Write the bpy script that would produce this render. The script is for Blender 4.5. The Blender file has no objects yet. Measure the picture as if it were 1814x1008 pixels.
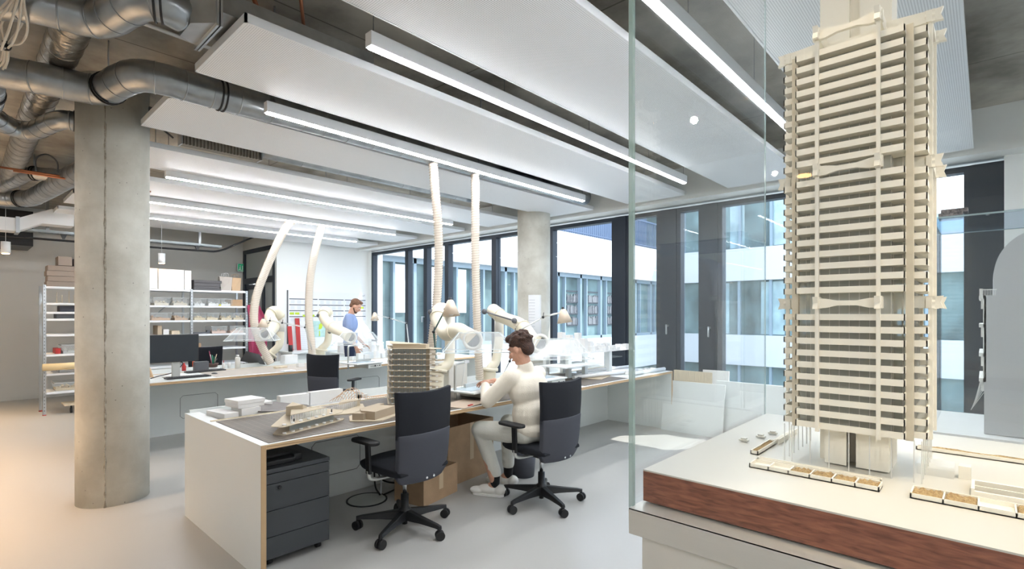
import bpy, bmesh, math, random
from mathutils import Vector, Matrix, Euler
R_ = random.Random(7)
SC = bpy.context.scene
COL = SC.collection
PI = math.pi

# ---------------- camera, world, sun, exposure ----------------
F_PX, YAW, EYE = 913.0, 42.615, 1.47
cd = bpy.data.cameras.new('camera'); cam = bpy.data.objects.new('camera', cd); COL.objects.link(cam)
cd.sensor_fit = 'HORIZONTAL'; cd.sensor_width = 36.0; cd.lens = 36.0 * F_PX / 1814.0
cd.shift_y = 52.0 / 1814.0; cd.clip_start = 0.02; cd.clip_end = 300
cam.location = (0, 0, EYE); cam.rotation_euler = (PI / 2, 0, math.radians(YAW - 90))
SC.camera = cam
SC.view_settings.view_transform = 'Standard'; SC.view_settings.look = 'None'
SC.view_settings.gamma = 1.0; SC.view_settings.use_curve_mapping = False
SC.view_settings.exposure = 0.40
SC.cycles.transparent_max_bounces = 32; SC.cycles.max_bounces = 12; SC.cycles.diffuse_bounces = 5

w = bpy.data.worlds.new('world'); SC.world = w; w.use_nodes = True
wn = w.node_tree.nodes; wl = w.node_tree.links; wn.clear()
wo = wn.new('ShaderNodeOutputWorld'); wb = wn.new('ShaderNodeBackground')
wt = wn.new('ShaderNodeTexCoord'); ws = wn.new('ShaderNodeSeparateXYZ'); wr = wn.new('ShaderNodeValToRGB')
wl.new(wt.outputs['Generated'], ws.inputs[0]); wl.new(ws.outputs['Z'], wr.inputs[0]); wl.new(wr.outputs[0], wb.inputs[0]); wl.new(wb.outputs[0], wo.inputs[0])
wr.color_ramp.elements[0].position = 0.0; wr.color_ramp.elements[0].color = (0.93, 0.965, 1, 1)
wr.color_ramp.elements[1].position = 0.6; wr.color_ramp.elements[1].color = (0.56, 0.73, 0.95, 1)
wb.inputs[1].default_value = 3.6
sd = bpy.data.lights.new('sun', 'SUN'); sun = bpy.data.objects.new('sun', sd); COL.objects.link(sun)
sd.energy = 6.0; sd.angle = 0.009; sd.color = (1, 0.95, 0.86)
_sv = Vector((-0.50, 0.42, -0.95)); sun.rotation_euler = _sv.to_track_quat('-Z', 'Y').to_euler()

# ---------------- helpers ----------------
def lin(c):
    def f(v):
        v /= 255.0
        return v / 12.92 if v <= .04045 else ((v + .055) / 1.055) ** 2.4
    return (f(c[0]), f(c[1]), f(c[2]), 1)

MATS = {}
def mat(name, c, rough=.5, metal=0., spec=None, bump=0, bscale=30, var=0, vscale=3, alpha=None, emit=None, es=1, detail=3, vstretch=None, c2=None, coat=0, coord='Object', trans=0):
    if name in MATS: return MATS[name]
    m = bpy.data.materials.new(name); m.use_nodes = True; MATS[name] = m
    nt = m.node_tree; N = nt.nodes; L = nt.links; b = N['Principled BSDF']
    b.inputs['Base Color'].default_value = lin(c); b.inputs['Roughness'].default_value = rough; b.inputs['Metallic'].default_value = metal
    if spec is not None: b.inputs['Specular IOR Level'].default_value = spec
    if coat: b.inputs['Coat Weight'].default_value = coat; b.inputs['Coat Roughness'].default_value = .08
    if alpha is not None: b.inputs['Alpha'].default_value = alpha
    if trans: b.inputs['Transmission Weight'].default_value = trans
    if emit: b.inputs['Emission Color'].default_value = lin(emit); b.inputs['Emission Strength'].default_value = es
    tc = N.new('ShaderNodeTexCoord'); mp = N.new('ShaderNodeMapping'); L.new(tc.outputs[coord], mp.inputs[0])
    if vstretch: mp.inputs['Scale'].default_value = vstretch
    if var or c2:
        n = N.new('ShaderNodeTexNoise'); n.inputs['Scale'].default_value = vscale; n.inputs['Detail'].default_value = detail; n.inputs['Roughness'].default_value = .6
        L.new(mp.outputs[0], n.inputs[0])
        r = N.new('ShaderNodeValToRGB'); L.new(n.outputs[0], r.inputs[0]); L.new(r.outputs[0], b.inputs['Base Color'])
        d = c2 if c2 else tuple(max(0, v * (1 - var)) for v in c)
        r.color_ramp.elements[0].position = .32; r.color_ramp.elements[1].position = .68
        r.color_ramp.elements[0].color = lin(d); r.color_ramp.elements[1].color = lin(c)
    if bump:
        n = N.new('ShaderNodeTexNoise'); n.inputs['Scale'].default_value = bscale; n.inputs['Detail'].default_value = 4
        L.new(mp.outputs[0], n.inputs[0]); bp = N.new('ShaderNodeBump'); bp.inputs['Strength'].default_value = bump; bp.inputs['Distance'].default_value = .01
        L.new(n.outputs[0], bp.inputs['Height']); L.new(bp.outputs[0], b.inputs['Normal'])
    return m

def glassmat(name, tint=(235, 245, 245), refl=1.0, rough=0.0, ior=1.3):
    m = bpy.data.materials.new(name); m.use_nodes = True; MATS[name] = m
    nt = m.node_tree; N = nt.nodes; L = nt.links; N.remove(N['Principled BSDF']); out = N['Material Output']
    t = N.new('ShaderNodeBsdfTransparent'); t.inputs[0].default_value = lin(tint)
    g = N.new('ShaderNodeBsdfGlossy'); g.inputs['Roughness'].default_value = rough; g.inputs[0].default_value = (refl, refl, refl, 1)
    # Schlick reflectance from the angle of view, the same on both faces of the pane
    ge = N.new('ShaderNodeNewGeometry'); dt = N.new('ShaderNodeVectorMath'); dt.operation = 'DOT_PRODUCT'; L.new(ge.outputs['Incoming'], dt.inputs[0]); L.new(ge.outputs['Normal'], dt.inputs[1])
    ab = N.new('ShaderNodeMath'); ab.operation = 'ABSOLUTE'; L.new(dt.outputs['Value'], ab.inputs[0])
    om = N.new('ShaderNodeMath'); om.operation = 'SUBTRACT'; om.inputs[0].default_value = 1; L.new(ab.outputs[0], om.inputs[1])
    pw = N.new('ShaderNodeMath'); pw.operation = 'POWER'; pw.inputs[1].default_value = 5; L.new(om.outputs[0], pw.inputs[0])
    f0 = ((ior - 1) / (ior + 1)) ** 2; ma = N.new('ShaderNodeMath'); ma.operation = 'MULTIPLY_ADD'; ma.inputs[1].default_value = (1 - f0) * .8; ma.inputs[2].default_value = f0; L.new(pw.outputs[0], ma.inputs[0])
    mx = N.new('ShaderNodeMixShader'); L.new(ma.outputs[0], mx.inputs[0]); L.new(t.outputs[0], mx.inputs[1]); L.new(g.outputs[0], mx.inputs[2]); L.new(mx.outputs[0], out.inputs[0])
    return m

def base_nodes(name, rough=.6):
    m = bpy.data.materials.new(name); m.use_nodes = True; MATS[name] = m
    nt = m.node_tree; b = nt.nodes['Principled BSDF']; b.inputs['Roughness'].default_value = rough
    return m, nt.nodes, nt.links, b

def root_mat(o):
    while o.parent: o = o.parent
    return Matrix.Translation(o.location) @ o.rotation_euler.to_matrix().to_4x4()

class MB:
    """collects shapes in world (or local) coordinates, then links them as one mesh object"""
    def __init__(s): s.v = []; s.f = []; s.sm = []; s.X = None
    def add(s, vs, fs, smooth=False):
        n = len(s.v)
        if s.X is not None: vs = [s.X @ Vector(v) for v in vs]
        s.v += [tuple(v) for v in vs]; s.f += [tuple(i + n for i in f) for f in fs]; s.sm += [smooth] * len(fs); return s
    def box(s, x0, x1, y0, y1, z0, z1, rz=0, c=None):
        vs = [Vector((x, y, z)) for z in (z0, z1) for y in (y0, y1) for x in (x0, x1)]
        if rz:
            cc = Vector(c) if c else Vector(((x0 + x1) / 2, (y0 + y1) / 2, 0)); q = Matrix.Rotation(rz, 3, 'Z')
            vs = [q @ (v - cc) + cc for v in vs]
        return s.add(vs, [(0, 2, 3, 1), (4, 5, 7, 6), (0, 1, 5, 4), (2, 6, 7, 3), (0, 4, 6, 2), (1, 3, 7, 5)])
    def cbox(s, c, d, rot=(0, 0, 0)):
        q = Euler(rot).to_matrix(); c = Vector(c)
        vs = [q @ Vector((x * d[0] / 2, y * d[1] / 2, z * d[2] / 2)) + c for z in (-1, 1) for y in (-1, 1) for x in (-1, 1)]
        return s.add(vs, [(0, 2, 3, 1), (4, 5, 7, 6), (0, 1, 5, 4), (2, 6, 7, 3), (0, 4, 6, 2), (1, 3, 7, 5)])
    def bar(s, a, b, w, h=None, up=(0, 0, 1)):
        a = Vector(a); b = Vector(b); h = h or w; t = (b - a).normalized(); u = Vector(up)
        if abs(t.dot(u)) > .99: u = Vector((1, 0, 0))
        r = t.cross(u).normalized(); u = r.cross(t).normalized()
        vs = [p + r * (i * w / 2) + u * (j * h / 2) for p in (a, b) for i, j in ((-1, -1), (1, -1), (1, 1), (-1, 1))]
        return s.add(vs, [(3, 2, 1, 0), (4, 5, 6, 7), (0, 1, 5, 4), (1, 2, 6, 5), (2, 3, 7, 6), (3, 0, 4, 7)])
    def tube(s, pts, r, n=12, cap=True, smooth=True):
        pts = [Vector(p) for p in pts]; m = len(pts); rs = r if isinstance(r, (list, tuple)) else [r] * m
        vs = []; prev = None
        for i, p in enumerate(pts):
            t = (pts[min(i + 1, m - 1)] - pts[max(i - 1, 0)])
            if t.length < 1e-9: t = Vector((0, 0, 1))
            t.normalize()
            if prev is None:
                u = Vector((0, 0, 1)) if abs(t.z) < .95 else Vector((1, 0, 0))
            else: u = prev
            rr = t.cross(u)
            if rr.length < 1e-6: rr = t.cross(Vector((0, 1, 0)))
            rr.normalize(); u = rr.cross(t).normalized(); prev = u
            for k in range(n):
                a = 2 * PI * k / n; vs.append(p + (rr * math.cos(a) + u * math.sin(a)) * rs[i])
        fs = [(i * n + k, i * n + (k + 1) % n, (i + 1) * n + (k + 1) % n, (i + 1) * n + k) for i in range(m - 1) for k in range(n)]
        s.add(vs, fs, smooth)
        if cap:
            s.add([vs[k] for k in range(n)], [tuple(reversed(range(n)))]); s.add([vs[(m - 1) * n + k] for k in range(n)], [tuple(range(n))])
        return s
    def cyl(s, c, r, z0, z1, n=24, r2=None): return s.tube([(c[0], c[1], z0), (c[0], c[1], z1)], [r, r if r2 is None else r2], n)
    def lathe(s, c, prof, n=24, axis=None):
        """prof: (r, z) list, about the vertical through c (or along axis)"""
        q = Matrix.Identity(3) if axis is None else Vector((0, 0, 1)).rotation_difference(Vector(axis).normalized()).to_matrix()
        c = Vector(c); vs = []; m = len(prof)
        for r, z in prof:
            for k in range(n):
                a = 2 * PI * k / n; vs.append(q @ Vector((r * math.cos(a), r * math.sin(a), z)) + c)
        fs = [(i * n + k, i * n + (k + 1) % n, (i + 1) * n + (k + 1) % n, (i + 1) * n + k) for i in range(m - 1) for k in range(n)]
        s.add(vs, fs, True)
        if prof[0][0] > 1e-5: s.add(vs[:n], [tuple(reversed(range(n)))])
        if prof[-1][0] > 1e-5: s.add(vs[-n:], [tuple(range(n))])
        return s
    def ball(s, c, r, n=16, sq=(1, 1, 1)):
        m = n // 2; c = Vector(c); vs = []; 
        for i in range(m + 1):
            a = -PI / 2 + PI * i / m
            for k in range(n):
                b = 2 * PI * k / n; vs.append(c + Vector((r * sq[0] * math.cos(a) * math.cos(b), r * sq[1] * math.cos(a) * math.sin(b), r * sq[2] * math.sin(a))))
        fs = [(i * n + k, i * n + (k + 1) % n, (i + 1) * n + (k + 1) % n, (i + 1) * n + k) for i in range(m) for k in range(n)]
        return s.add(vs, fs, True)
    def prism(s, poly, z0, z1, top=True):
        n = len(poly); vs = [(p[0], p[1], z0) for p in poly] + [(p[0], p[1], z1) for p in poly]
        a = sum(poly[i][0] * poly[(i + 1) % n][1] - poly[(i + 1) % n][0] * poly[i][1] for i in range(n))
        fs = [(i, (i + 1) % n, n + (i + 1) % n, n + i) for i in range(n)] + [tuple(reversed(range(n))), tuple(range(n, 2 * n))]
        if a < 0: fs = [tuple(reversed(f)) for f in fs]
        return s.add(vs, fs)
    def extr(s, poly, org, ux, uy, un, t):
        """polygon in the (ux,uy) plane through org, thickened t along un"""
        org, ux, uy, un = map(Vector, (org, ux, uy, un)); n = len(poly)
        vs = [org + ux * p[0] + uy * p[1] for p in poly]; vs += [v + un * t for v in vs]
        return s.add(vs, [(i, (i + 1) % n, n + (i + 1) % n, n + i) for i in range(n)] + [tuple(reversed(range(n))), tuple(range(n, 2 * n))])
    def grid(s, P, smooth=True):
        """P[i][j] points"""
        m = len(P); n = len(P[0]); vs = [p for row in P for p in row]
        return s.add(vs, [(i * n + j, i * n + j + 1, (i + 1) * n + j + 1, (i + 1) * n + j) for i in range(m - 1) for j in range(n - 1)], smooth)
    def build(s, name, m, parent=None, bevel=0, sub=0, solid=0, smooth_all=False):
        if parent is None:
            xs = [v[0] for v in s.v]; ys = [v[1] for v in s.v]; zs = [v[2] for v in s.v]
            loc = Vector(((min(xs) + max(xs)) / 2, (min(ys) + max(ys)) / 2, min(zs))); inv = Matrix.Translation(-loc)
        else: loc = None; inv = root_mat(parent).inverted()
        me = bpy.data.meshes.new(name); me.from_pydata([inv @ Vector(v) for v in s.v], [], s.f)
        me.polygons.foreach_set('use_smooth', [True] * len(s.f) if smooth_all else s.sm)
        me.materials.append(m if not isinstance(m, str) else MATS[m]); me.update()
        bm = bmesh.new(); bm.from_mesh(me); bmesh.ops.remove_doubles(bm, verts=bm.verts, dist=1e-6) if any(s.sm) or smooth_all or bevel or sub else None
        bmesh.ops.recalc_face_normals(bm, faces=bm.faces); bm.to_mesh(me); bm.free()
        o = bpy.data.objects.new(name, me); COL.objects.link(o)
        if loc is not None: o.location = loc
        else: o.parent = parent
        if bevel: b = o.modifiers.new('bevel', 'BEVEL'); b.width = bevel; b.segments = 2; b.limit_method = 'ANGLE'; b.angle_limit = .6
        if solid: q = o.modifiers.new('solid', 'SOLIDIFY'); q.thickness = solid; q.offset = 0
        if sub: u = o.modifiers.new('sub', 'SUBSURF'); u.levels = sub; u.render_levels = sub
        return o

def tag(o, label, cat, group=None, kind=None):
    o['label'] = label; o['category'] = cat
    if group: o['group'] = group
    if kind: o['kind'] = kind
    return o
def thing(name, loc, label, cat, group=None, rz=0):
    o = bpy.data.objects.new(name, None); COL.objects.link(o); o.location = loc; o.rotation_euler = (0, 0, rz); o.empty_display_size = .1
    return tag(o, label, cat, group)
def struct(mb, name, m, parent=None, **k):
    o = mb.build(name, m, parent, **k)
    if parent is None: o['kind'] = 'structure'
    return o
def dup(root, loc, rz, label, group=None):
    r = root.copy(); COL.objects.link(r); r.location = loc; r.rotation_euler = (0, 0, rz); r['label'] = label
    if group: r['group'] = group
    for c in list(root.children):
        d = c.copy(); COL.objects.link(d); d.parent = r
        for g in c.children:
            e = g.copy(); COL.objects.link(e); e.parent = d
    return r
def bez(pts, n=8):
    """Catmull-Rom through the points"""
    P = [Vector(p) for p in pts]; P = [P[0] * 2 - P[1]] + P + [P[-1] * 2 - P[-2]]; out = []
    for i in range(1, len(P) - 2):
        for k in range(n):
            t = k / n; a, b, c, d = P[i - 1:i + 3]
            out.append(.5 * ((2 * b) + (c - a) * t + (2 * a - 5 * b + 4 * c - d) * t * t + (-a + 3 * b - 3 * c + d) * t ** 3))
    return out + [P[-2]]

# ---------------- materials ----------------
mat('white_paint', (232, 234, 232), .6, bump=.05, bscale=60)
mat('white_laminate', (222, 226, 224), .42)
mat('back_wall_paint', (205, 205, 200), .8)
mat('white_metal', (226, 229, 231), .4)
mat('dark_frame', (38, 46, 56), .42, .3)
mat('grey_frame', (134, 150, 160), .5)
mat('steel', (196, 202, 206), .32, .9)
mat('black_rubber', (26, 26, 27), .6)
mat('black_plastic', (30, 31, 33), .42)
mat('charcoal_metal', (62, 65, 68), .42, .1, bump=.04, bscale=300)
mat('seat_fabric', (24, 27, 34), .95, bump=.35, bscale=700)
mat('back_shell', (74, 78, 88), .6)
mat('mesh_grey', (66, 68, 76), .9, bump=.2, bscale=600)
mat('cream_plastic', (226, 218, 196), .36)
mat('pale_tube', (214, 212, 204), .36)
mat('cardboard', (178, 148, 116), .85, var=.1, vscale=5, bump=.1, bscale=90)
mat('tape', (200, 178, 146), .35)
mat('model_card', (196, 182, 158), .8, var=.04)
mat('model_white', (224, 223, 220), .7)
mat('grey_card', (176, 160, 138), .85)
mat('paper', (228, 229, 230), .8)
mat('pale_wood', (222, 206, 178), .6, var=.12, vscale=8, vstretch=(1, 12, 1))
mat('alu', (205, 206, 202), .35, .75)
mat('copper', (168, 112, 84), .4, .8)
mat('chrome', (215, 216, 218), .14, 1)
mat('dark_grey', (88, 90, 94), .6); mat('mouth_grey', (150, 152, 152), .6)
mat('pink_cloth', (172, 62, 96), .9, var=.25, vscale=12, vstretch=(1, 1, .15))
mat('red_card', (176, 48, 46), .6)
mat('green_plastic', (30, 130, 95), .4)
mat('yellow', (214, 206, 40), .6)
mat('blue_ink', (60, 80, 150), .5)
mat('teal_paint', (52, 96, 92), .4)
mat('acrylic_edge', (206, 224, 220), .1, trans=.0)
mat('sand', (206, 180, 132), .95, c2=(164, 132, 90), vscale=160, bump=.8, bscale=220)
mat('box_brown', (150, 136, 124), .8)
mat('white_fabric', (240, 236, 226), .9, bump=.3, bscale=80)
glassmat('clear_glass', (253, 254, 254), .95, ior=1.35)
glassmat('window_glass', (249, 251, 253), .8, ior=1.22)
mat('acrylic', (236, 242, 244), .12, spec=.9, alpha=.13)
# concrete for ceiling and columns, floor resin, perforated metal, plywood edge, spiral duct
def concrete(name, c, c2, sc=.8, dark=(60, 56, 50), pits=True, lines=None):
    m, N, L, b = base_nodes(name, .78)
    tc = N.new('ShaderNodeTexCoord')
    n = N.new('ShaderNodeTexNoise'); n.inputs['Scale'].default_value = sc; n.inputs['Detail'].default_value = 6; n.inputs['Roughness'].default_value = .62; L.new(tc.outputs['Object'], n.inputs[0])
    r = N.new('ShaderNodeValToRGB'); r.color_ramp.elements[0].color = lin(c2); r.color_ramp.elements[0].position = .35; r.color_ramp.elements[1].color = lin(c); r.color_ramp.elements[1].position = .62
    L.new(n.outputs[0], r.inputs[0]); last = r.outputs[0]
    if pits:
        v = N.new('ShaderNodeTexVoronoi'); v.inputs['Scale'].default_value = 13; L.new(tc.outputs['Object'], v.inputs[0])
        n2 = N.new('ShaderNodeTexNoise'); n2.inputs['Scale'].default_value = 4; L.new(tc.outputs['Object'], n2.inputs[0])
        a = N.new('ShaderNodeMath'); a.operation = 'MULTIPLY'; a.inputs[1].default_value = .11; L.new(n2.outputs[0], a.inputs[0])
        lt = N.new('ShaderNodeMath'); lt.operation = 'LESS_THAN'; L.new(v.outputs['Distance'], lt.inputs[0]); L.new(a.outputs[0], lt.inputs[1])
        mu = N.new('ShaderNodeMath'); mu.operation = 'MULTIPLY'; mu.inputs[1].default_value = .55; L.new(lt.outputs[0], mu.inputs[0])
        mx = N.new('ShaderNodeMix'); mx.data_type = 'RGBA'; L.new(mu.outputs[0], mx.inputs['Factor']); L.new(last, mx.inputs['A']); mx.inputs['B'].default_value = lin(dark); last = mx.outputs['Result']
    if lines:
        # formwork joints: thin darker lines every lines[0] (x) and lines[1] (y) metres
        sp = N.new('ShaderNodeSeparateXYZ'); L.new(tc.outputs['Object'], sp.inputs[0]); acc = None
        for ax, d in zip('XY', lines):
            dv = N.new('ShaderNodeMath'); dv.operation = 'DIVIDE'; dv.inputs[1].default_value = d; L.new(sp.outputs[ax], dv.inputs[0])
            fr = N.new('ShaderNodeMath'); fr.operation = 'FRACT'; L.new(dv.outputs[0], fr.inputs[0])
            lt = N.new('ShaderNodeMath'); lt.operation = 'LESS_THAN'; lt.inputs[1].default_value = .012 / d; L.new(fr.outputs[0], lt.inputs[0])
            if acc is None: acc = lt.outputs[0]
            else:
                mm = N.new('ShaderNodeMath'); mm.operation = 'MAXIMUM'; L.new(acc, mm.inputs[0]); L.new(lt.outputs[0], mm.inputs[1]); acc = mm.outputs[0]
        mu = N.new('ShaderNodeMath'); mu.operation = 'MULTIPLY'; mu.inputs[1].default_value = .6; L.new(acc, mu.inputs[0])
        mx = N.new('ShaderNodeMix'); mx.data_type = 'RGBA'; L.new(mu.outputs[0], mx.inputs['Factor']); L.new(last, mx.inputs['A']); mx.inputs['B'].default_value = lin(dark); last = mx.outputs['Result']
    L.new(last, b.inputs['Base Color'])
    n3 = N.new('ShaderNodeTexNoise'); n3.inputs['Scale'].default_value = 25; n3.inputs['Detail'].default_value = 4; L.new(tc.outputs['Object'], n3.inputs[0])
    bp = N.new('ShaderNodeBump'); bp.inputs['Strength'].default_value = .15; bp.inputs['Distance'].default_value = .01; L.new(n3.outputs[0], bp.inputs['Height']); L.new(bp.outputs[0], b.inputs['Normal'])
    return m
concrete('ceiling_concrete', (190, 185, 174), (112, 108, 100), .9, (58, 55, 50), False, (2.4, 1.2))
concrete('column_concrete', (212, 210, 200), (180, 176, 164), 1.6, (70, 66, 58))

m, N, L, b = base_nodes('floor_resin', .3)
tc = N.new('ShaderNodeTexCoord'); n = N.new('ShaderNodeTexNoise'); n.inputs['Scale'].default_value = .9; n.inputs['Detail'].default_value = 5; L.new(tc.outputs['Object'], n.inputs[0])
r = N.new('ShaderNodeValToRGB'); r.color_ramp.elements[0].color = lin((168, 167, 163)); r.color_ramp.elements[1].color = lin((180, 179, 175)); L.new(n.outputs[0], r.inputs[0]); L.new(r.outputs[0], b.inputs['Base Color'])
mr = N.new('ShaderNodeMapRange'); mr.inputs['To Min'].default_value = .26; mr.inputs['To Max'].default_value = .42; L.new(n.outputs[0], mr.inputs[0]); L.new(mr.outputs[0], b.inputs['Roughness'])

# perforated sheet: rows of small round holes
m, N, L, b = base_nodes('perforated_sheet', .5)
tc = N.new('ShaderNodeTexCoord'); sp = N.new('ShaderNodeSeparateXYZ'); L.new(tc.outputs['Object'], sp.inputs[0]); sq = []
for ax in 'XY':
    d = N.new('ShaderNodeMath'); d.operation = 'MULTIPLY'; d.inputs[1].default_value = 2 * PI / .011; L.new(sp.outputs[ax], d.inputs[0])
    c = N.new('ShaderNodeMath'); c.operation = 'COSINE'; L.new(d.outputs[0], c.inputs[0]); sq.append(c)
ad = N.new('ShaderNodeMath'); ad.operation = 'ADD'; L.new(sq[0].outputs[0], ad.inputs[0]); L.new(sq[1].outputs[0], ad.inputs[1])
mr = N.new('ShaderNodeMapRange'); mr.inputs['From Min'].default_value = .55; mr.inputs['From Max'].default_value = 1.1; L.new(ad.outputs[0], mr.inputs[0])
mx = N.new('ShaderNodeMix'); mx.data_type = 'RGBA'; L.new(mr.outputs[0], mx.inputs['Factor']); mx.inputs['A'].default_value = lin((236, 238, 240)); mx.inputs['B'].default_value = lin((176, 180, 184)); L.new(mx.outputs['Result'], b.inputs['Base Color'])

# plywood edge: thin plies in height
m, N, L, b = base_nodes('ply_edge', .5)
tc = N.new('ShaderNodeTexCoord'); wv = N.new('ShaderNodeTexWave'); wv.bands_direction = 'DIAGONAL'; wv.inputs['Scale'].default_value = 26; wv.inputs['Distortion'].default_value = 1.2; wv.inputs['Detail'].default_value = 2
mp = N.new('ShaderNodeMapping'); mp.inputs['Scale'].default_value = (.05, .05, 1.6); L.new(tc.outputs['Object'], mp.inputs[0]); L.new(mp.outputs[0], wv.inputs[0])
r = N.new('ShaderNodeValToRGB'); r.color_ramp.elements[0].color = lin((158, 128, 94)); r.color_ramp.elements[1].color = lin((204, 176, 136)); L.new(wv.outputs[0], r.inputs[0]); L.new(r.outputs[0], b.inputs['Base Color'])

m, N, L, b = base_nodes('ply_edge_upright', .5)
tc = N.new('ShaderNodeTexCoord'); wv = N.new('ShaderNodeTexWave'); wv.bands_direction = 'X'; wv.inputs['Scale'].default_value = 34; wv.inputs['Distortion'].default_value = 1.0; wv.inputs['Detail'].default_value = 2
mp = N.new('ShaderNodeMapping'); mp.inputs['Scale'].default_value = (1.6, .05, .03); L.new(tc.outputs['Object'], mp.inputs[0]); L.new(mp.outputs[0], wv.inputs[0])
r = N.new('ShaderNodeValToRGB'); r.color_ramp.elements[0].color = lin((166, 134, 98)); r.color_ramp.elements[1].color = lin((206, 178, 138)); L.new(wv.outputs[0], r.inputs[0]); L.new(r.outputs[0], b.inputs['Base Color'])

# galvanised spiral duct: seams are modelled, the sheet itself is mottled zinc
mat('zinc', (176, 180, 182), .3, .92, var=.16, vscale=5, bump=.05, bscale=30)
mat('foil', (196, 192, 184), .28, .95, var=.2, vscale=14, bump=1.0, bscale=26)
mat('led', (255, 240, 220), .5, emit=(247, 250, 255), es=72)

FL, CE = 0.0, 3.30
# ---------------- floor, ceiling, walls ----------------
struct(MB().box(-6.2, 6.7, -6.2, 12.3, -.2, 0), 'floor', 'floor_resin')
struct(MB().box(-6.2, 6.7, -6.2, 12.3, CE, CE + .3), 'ceiling', 'ceiling_concrete')
struct(MB().box(-6.2, 4.38, 12.15, 12.35, 0, CE), 'wall_back', 'back_wall_paint')
struct(MB().box(4.38, 6.7, 10.4, 10.6, 0, CE), 'wall_back_right', 'white_paint')
w = MB().box(4.38, 4.58, 12.1, 12.15, 0, CE).box(4.38, 4.58, 10.6, 12.1, 2.87, CE)
struct(w, 'wall_side', 'back_wall_paint')
struct(MB().box(-6.4, -6.2, -6.2, 12.3, 0, CE), 'wall_left', 'white_paint')
struct(MB().box(-6.2, 6.7, -6.4, -6.2, 0, CE), 'wall_front', 'white_paint')
struct(MB().box(6.45, 6.75, -6.2, -.12, 0, CE).box(6.45, 6.75, 10.28, 10.4, 0, CE), 'wall_right', 'white_paint')
# bulkhead over the windows
struct(MB().box(6.2, 6.75, -6.2, 10.4, 2.90, CE), 'trim_1', 'white_paint')

# door in the side wall: dark frame, transom light, glazed leaf ajar
d = struct(MB().box(4.36, 4.46, 10.48, 10.56, 0, 2.86).box(4.36, 4.46, 12.02, 12.10, 0, 2.86).box(4.36, 4.46, 10.56, 12.02, 2.78, 2.86).box(4.36, 4.46, 10.56, 12.02, 2.12, 2.24).box(4.37, 4.45, 11.0, 11.06, 0, 2.12), 'door_1', 'dark_frame')
MB().box(4.40, 4.42, 10.56, 12.02, 2.24, 2.78).box(4.40, 4.42, 10.56, 11.0, .0, 2.12).build('glass', mat('door_glass', (168, 174, 172), .5), d)
MB().box(4.39, 4.45, 11.08, 11.16, .02, 2.1).box(4.39, 4.45, 11.92, 12.0, .02, 2.1).box(4.39, 4.45, 11.16, 11.92, 2.0, 2.1).box(4.39, 4.45, 11.16, 11.92, .02, .2).build('door_leaf', 'dark_frame', d)
MB().box(4.41, 4.43, 11.16, 11.92, .2, 2.0).build('leaf_glass', 'door_glass', d)
MB().box(4.33, 4.36, 11.2, 11.22, .95, 1.12).build('door_handle', 'steel', d)

# ---------------- window facade (plane x = 6.5) ----------------
XF = 6.5; ZB, ZT = .06, 2.86
edges = [(10.28, 8.95), (8.95, 8.32), (8.32, 7.66), (7.66, 6.38), (6.38, 5.12), (5.12, 3.93), (3.75, 3.23), (3.0, 2.65), (2.46, 1.35), (1.15, .10)]
solid = [(3.93, 3.75), (3.23, 3.0), (2.65, 2.46), (1.35, 1.15), (.10, -.12)]
for i, (a, b_) in enumerate(edges):
    fw = .055
    w = MB().box(XF - .04, XF + .08, b_, b_ + fw, ZB, ZT).box(XF - .04, XF + .08, a - fw, a, ZB, ZT).box(XF - .04, XF + .08, b_ + fw, a - fw, ZT - fw, ZT).box(XF - .04, XF + .08, b_ + fw, a - fw, ZB, ZB + .08)
    o = struct(w, 'window_%d' % (i + 1), 'dark_frame')
    MB().box(XF + .01, XF + .03, b_ + fw, a - fw, ZB + .08, ZT - fw).build('pane', 'window_glass', o)
    if i == 1: MB().tube([(XF - .1, b_ + .03, 1.3), (XF - .1, b_ + .03, 1.42)], .011).box(XF - .11, XF - .04, b_ + .02, b_ + .04, 1.4, 1.42).build('handle', 'steel', o)
for i, (a, b_) in enumerate(solid):
    o = struct(MB().box(XF - .05, XF + .09, b_, a, ZB, ZT), 'trim_%d' % (i + 2), 'dark_frame')
    zz = (1.52, 1.30, 1.28, 1.3, 1.55)[i]
    if i: MB().tube([(XF - .1, (a + b_) / 2, zz - .1), (XF - .1, (a + b_) / 2, zz + .03)], .011).box(XF - .1, XF - .05, (a + b_) / 2 - .012, (a + b_) / 2 + .012, zz, zz + .025).build('handle', 'steel', o)
struct(MB().box(XF - .06, 6.75, -.12, 10.28, 0, ZB), 'trim_7', 'white_metal')

# ---------------- courtyard ----------------
concrete('courtyard_paving', (176, 176, 174), (150, 150, 148), .5, pits=False)
mat('facade_white', (196, 198, 200), .7)
mat('facade_glass', (126, 148, 148), .3, .0, spec=.25, var=.45, vscale=.6)
mat('facade_glass_light', (166, 190, 194), .1, spec=.8, var=.2, vscale=1.5)
struct(MB().box(6.8, 40, -25, 40, -3.9, -3.7), 'floor_courtyard', 'courtyard_paving')['kind'] = 'structure'
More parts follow.
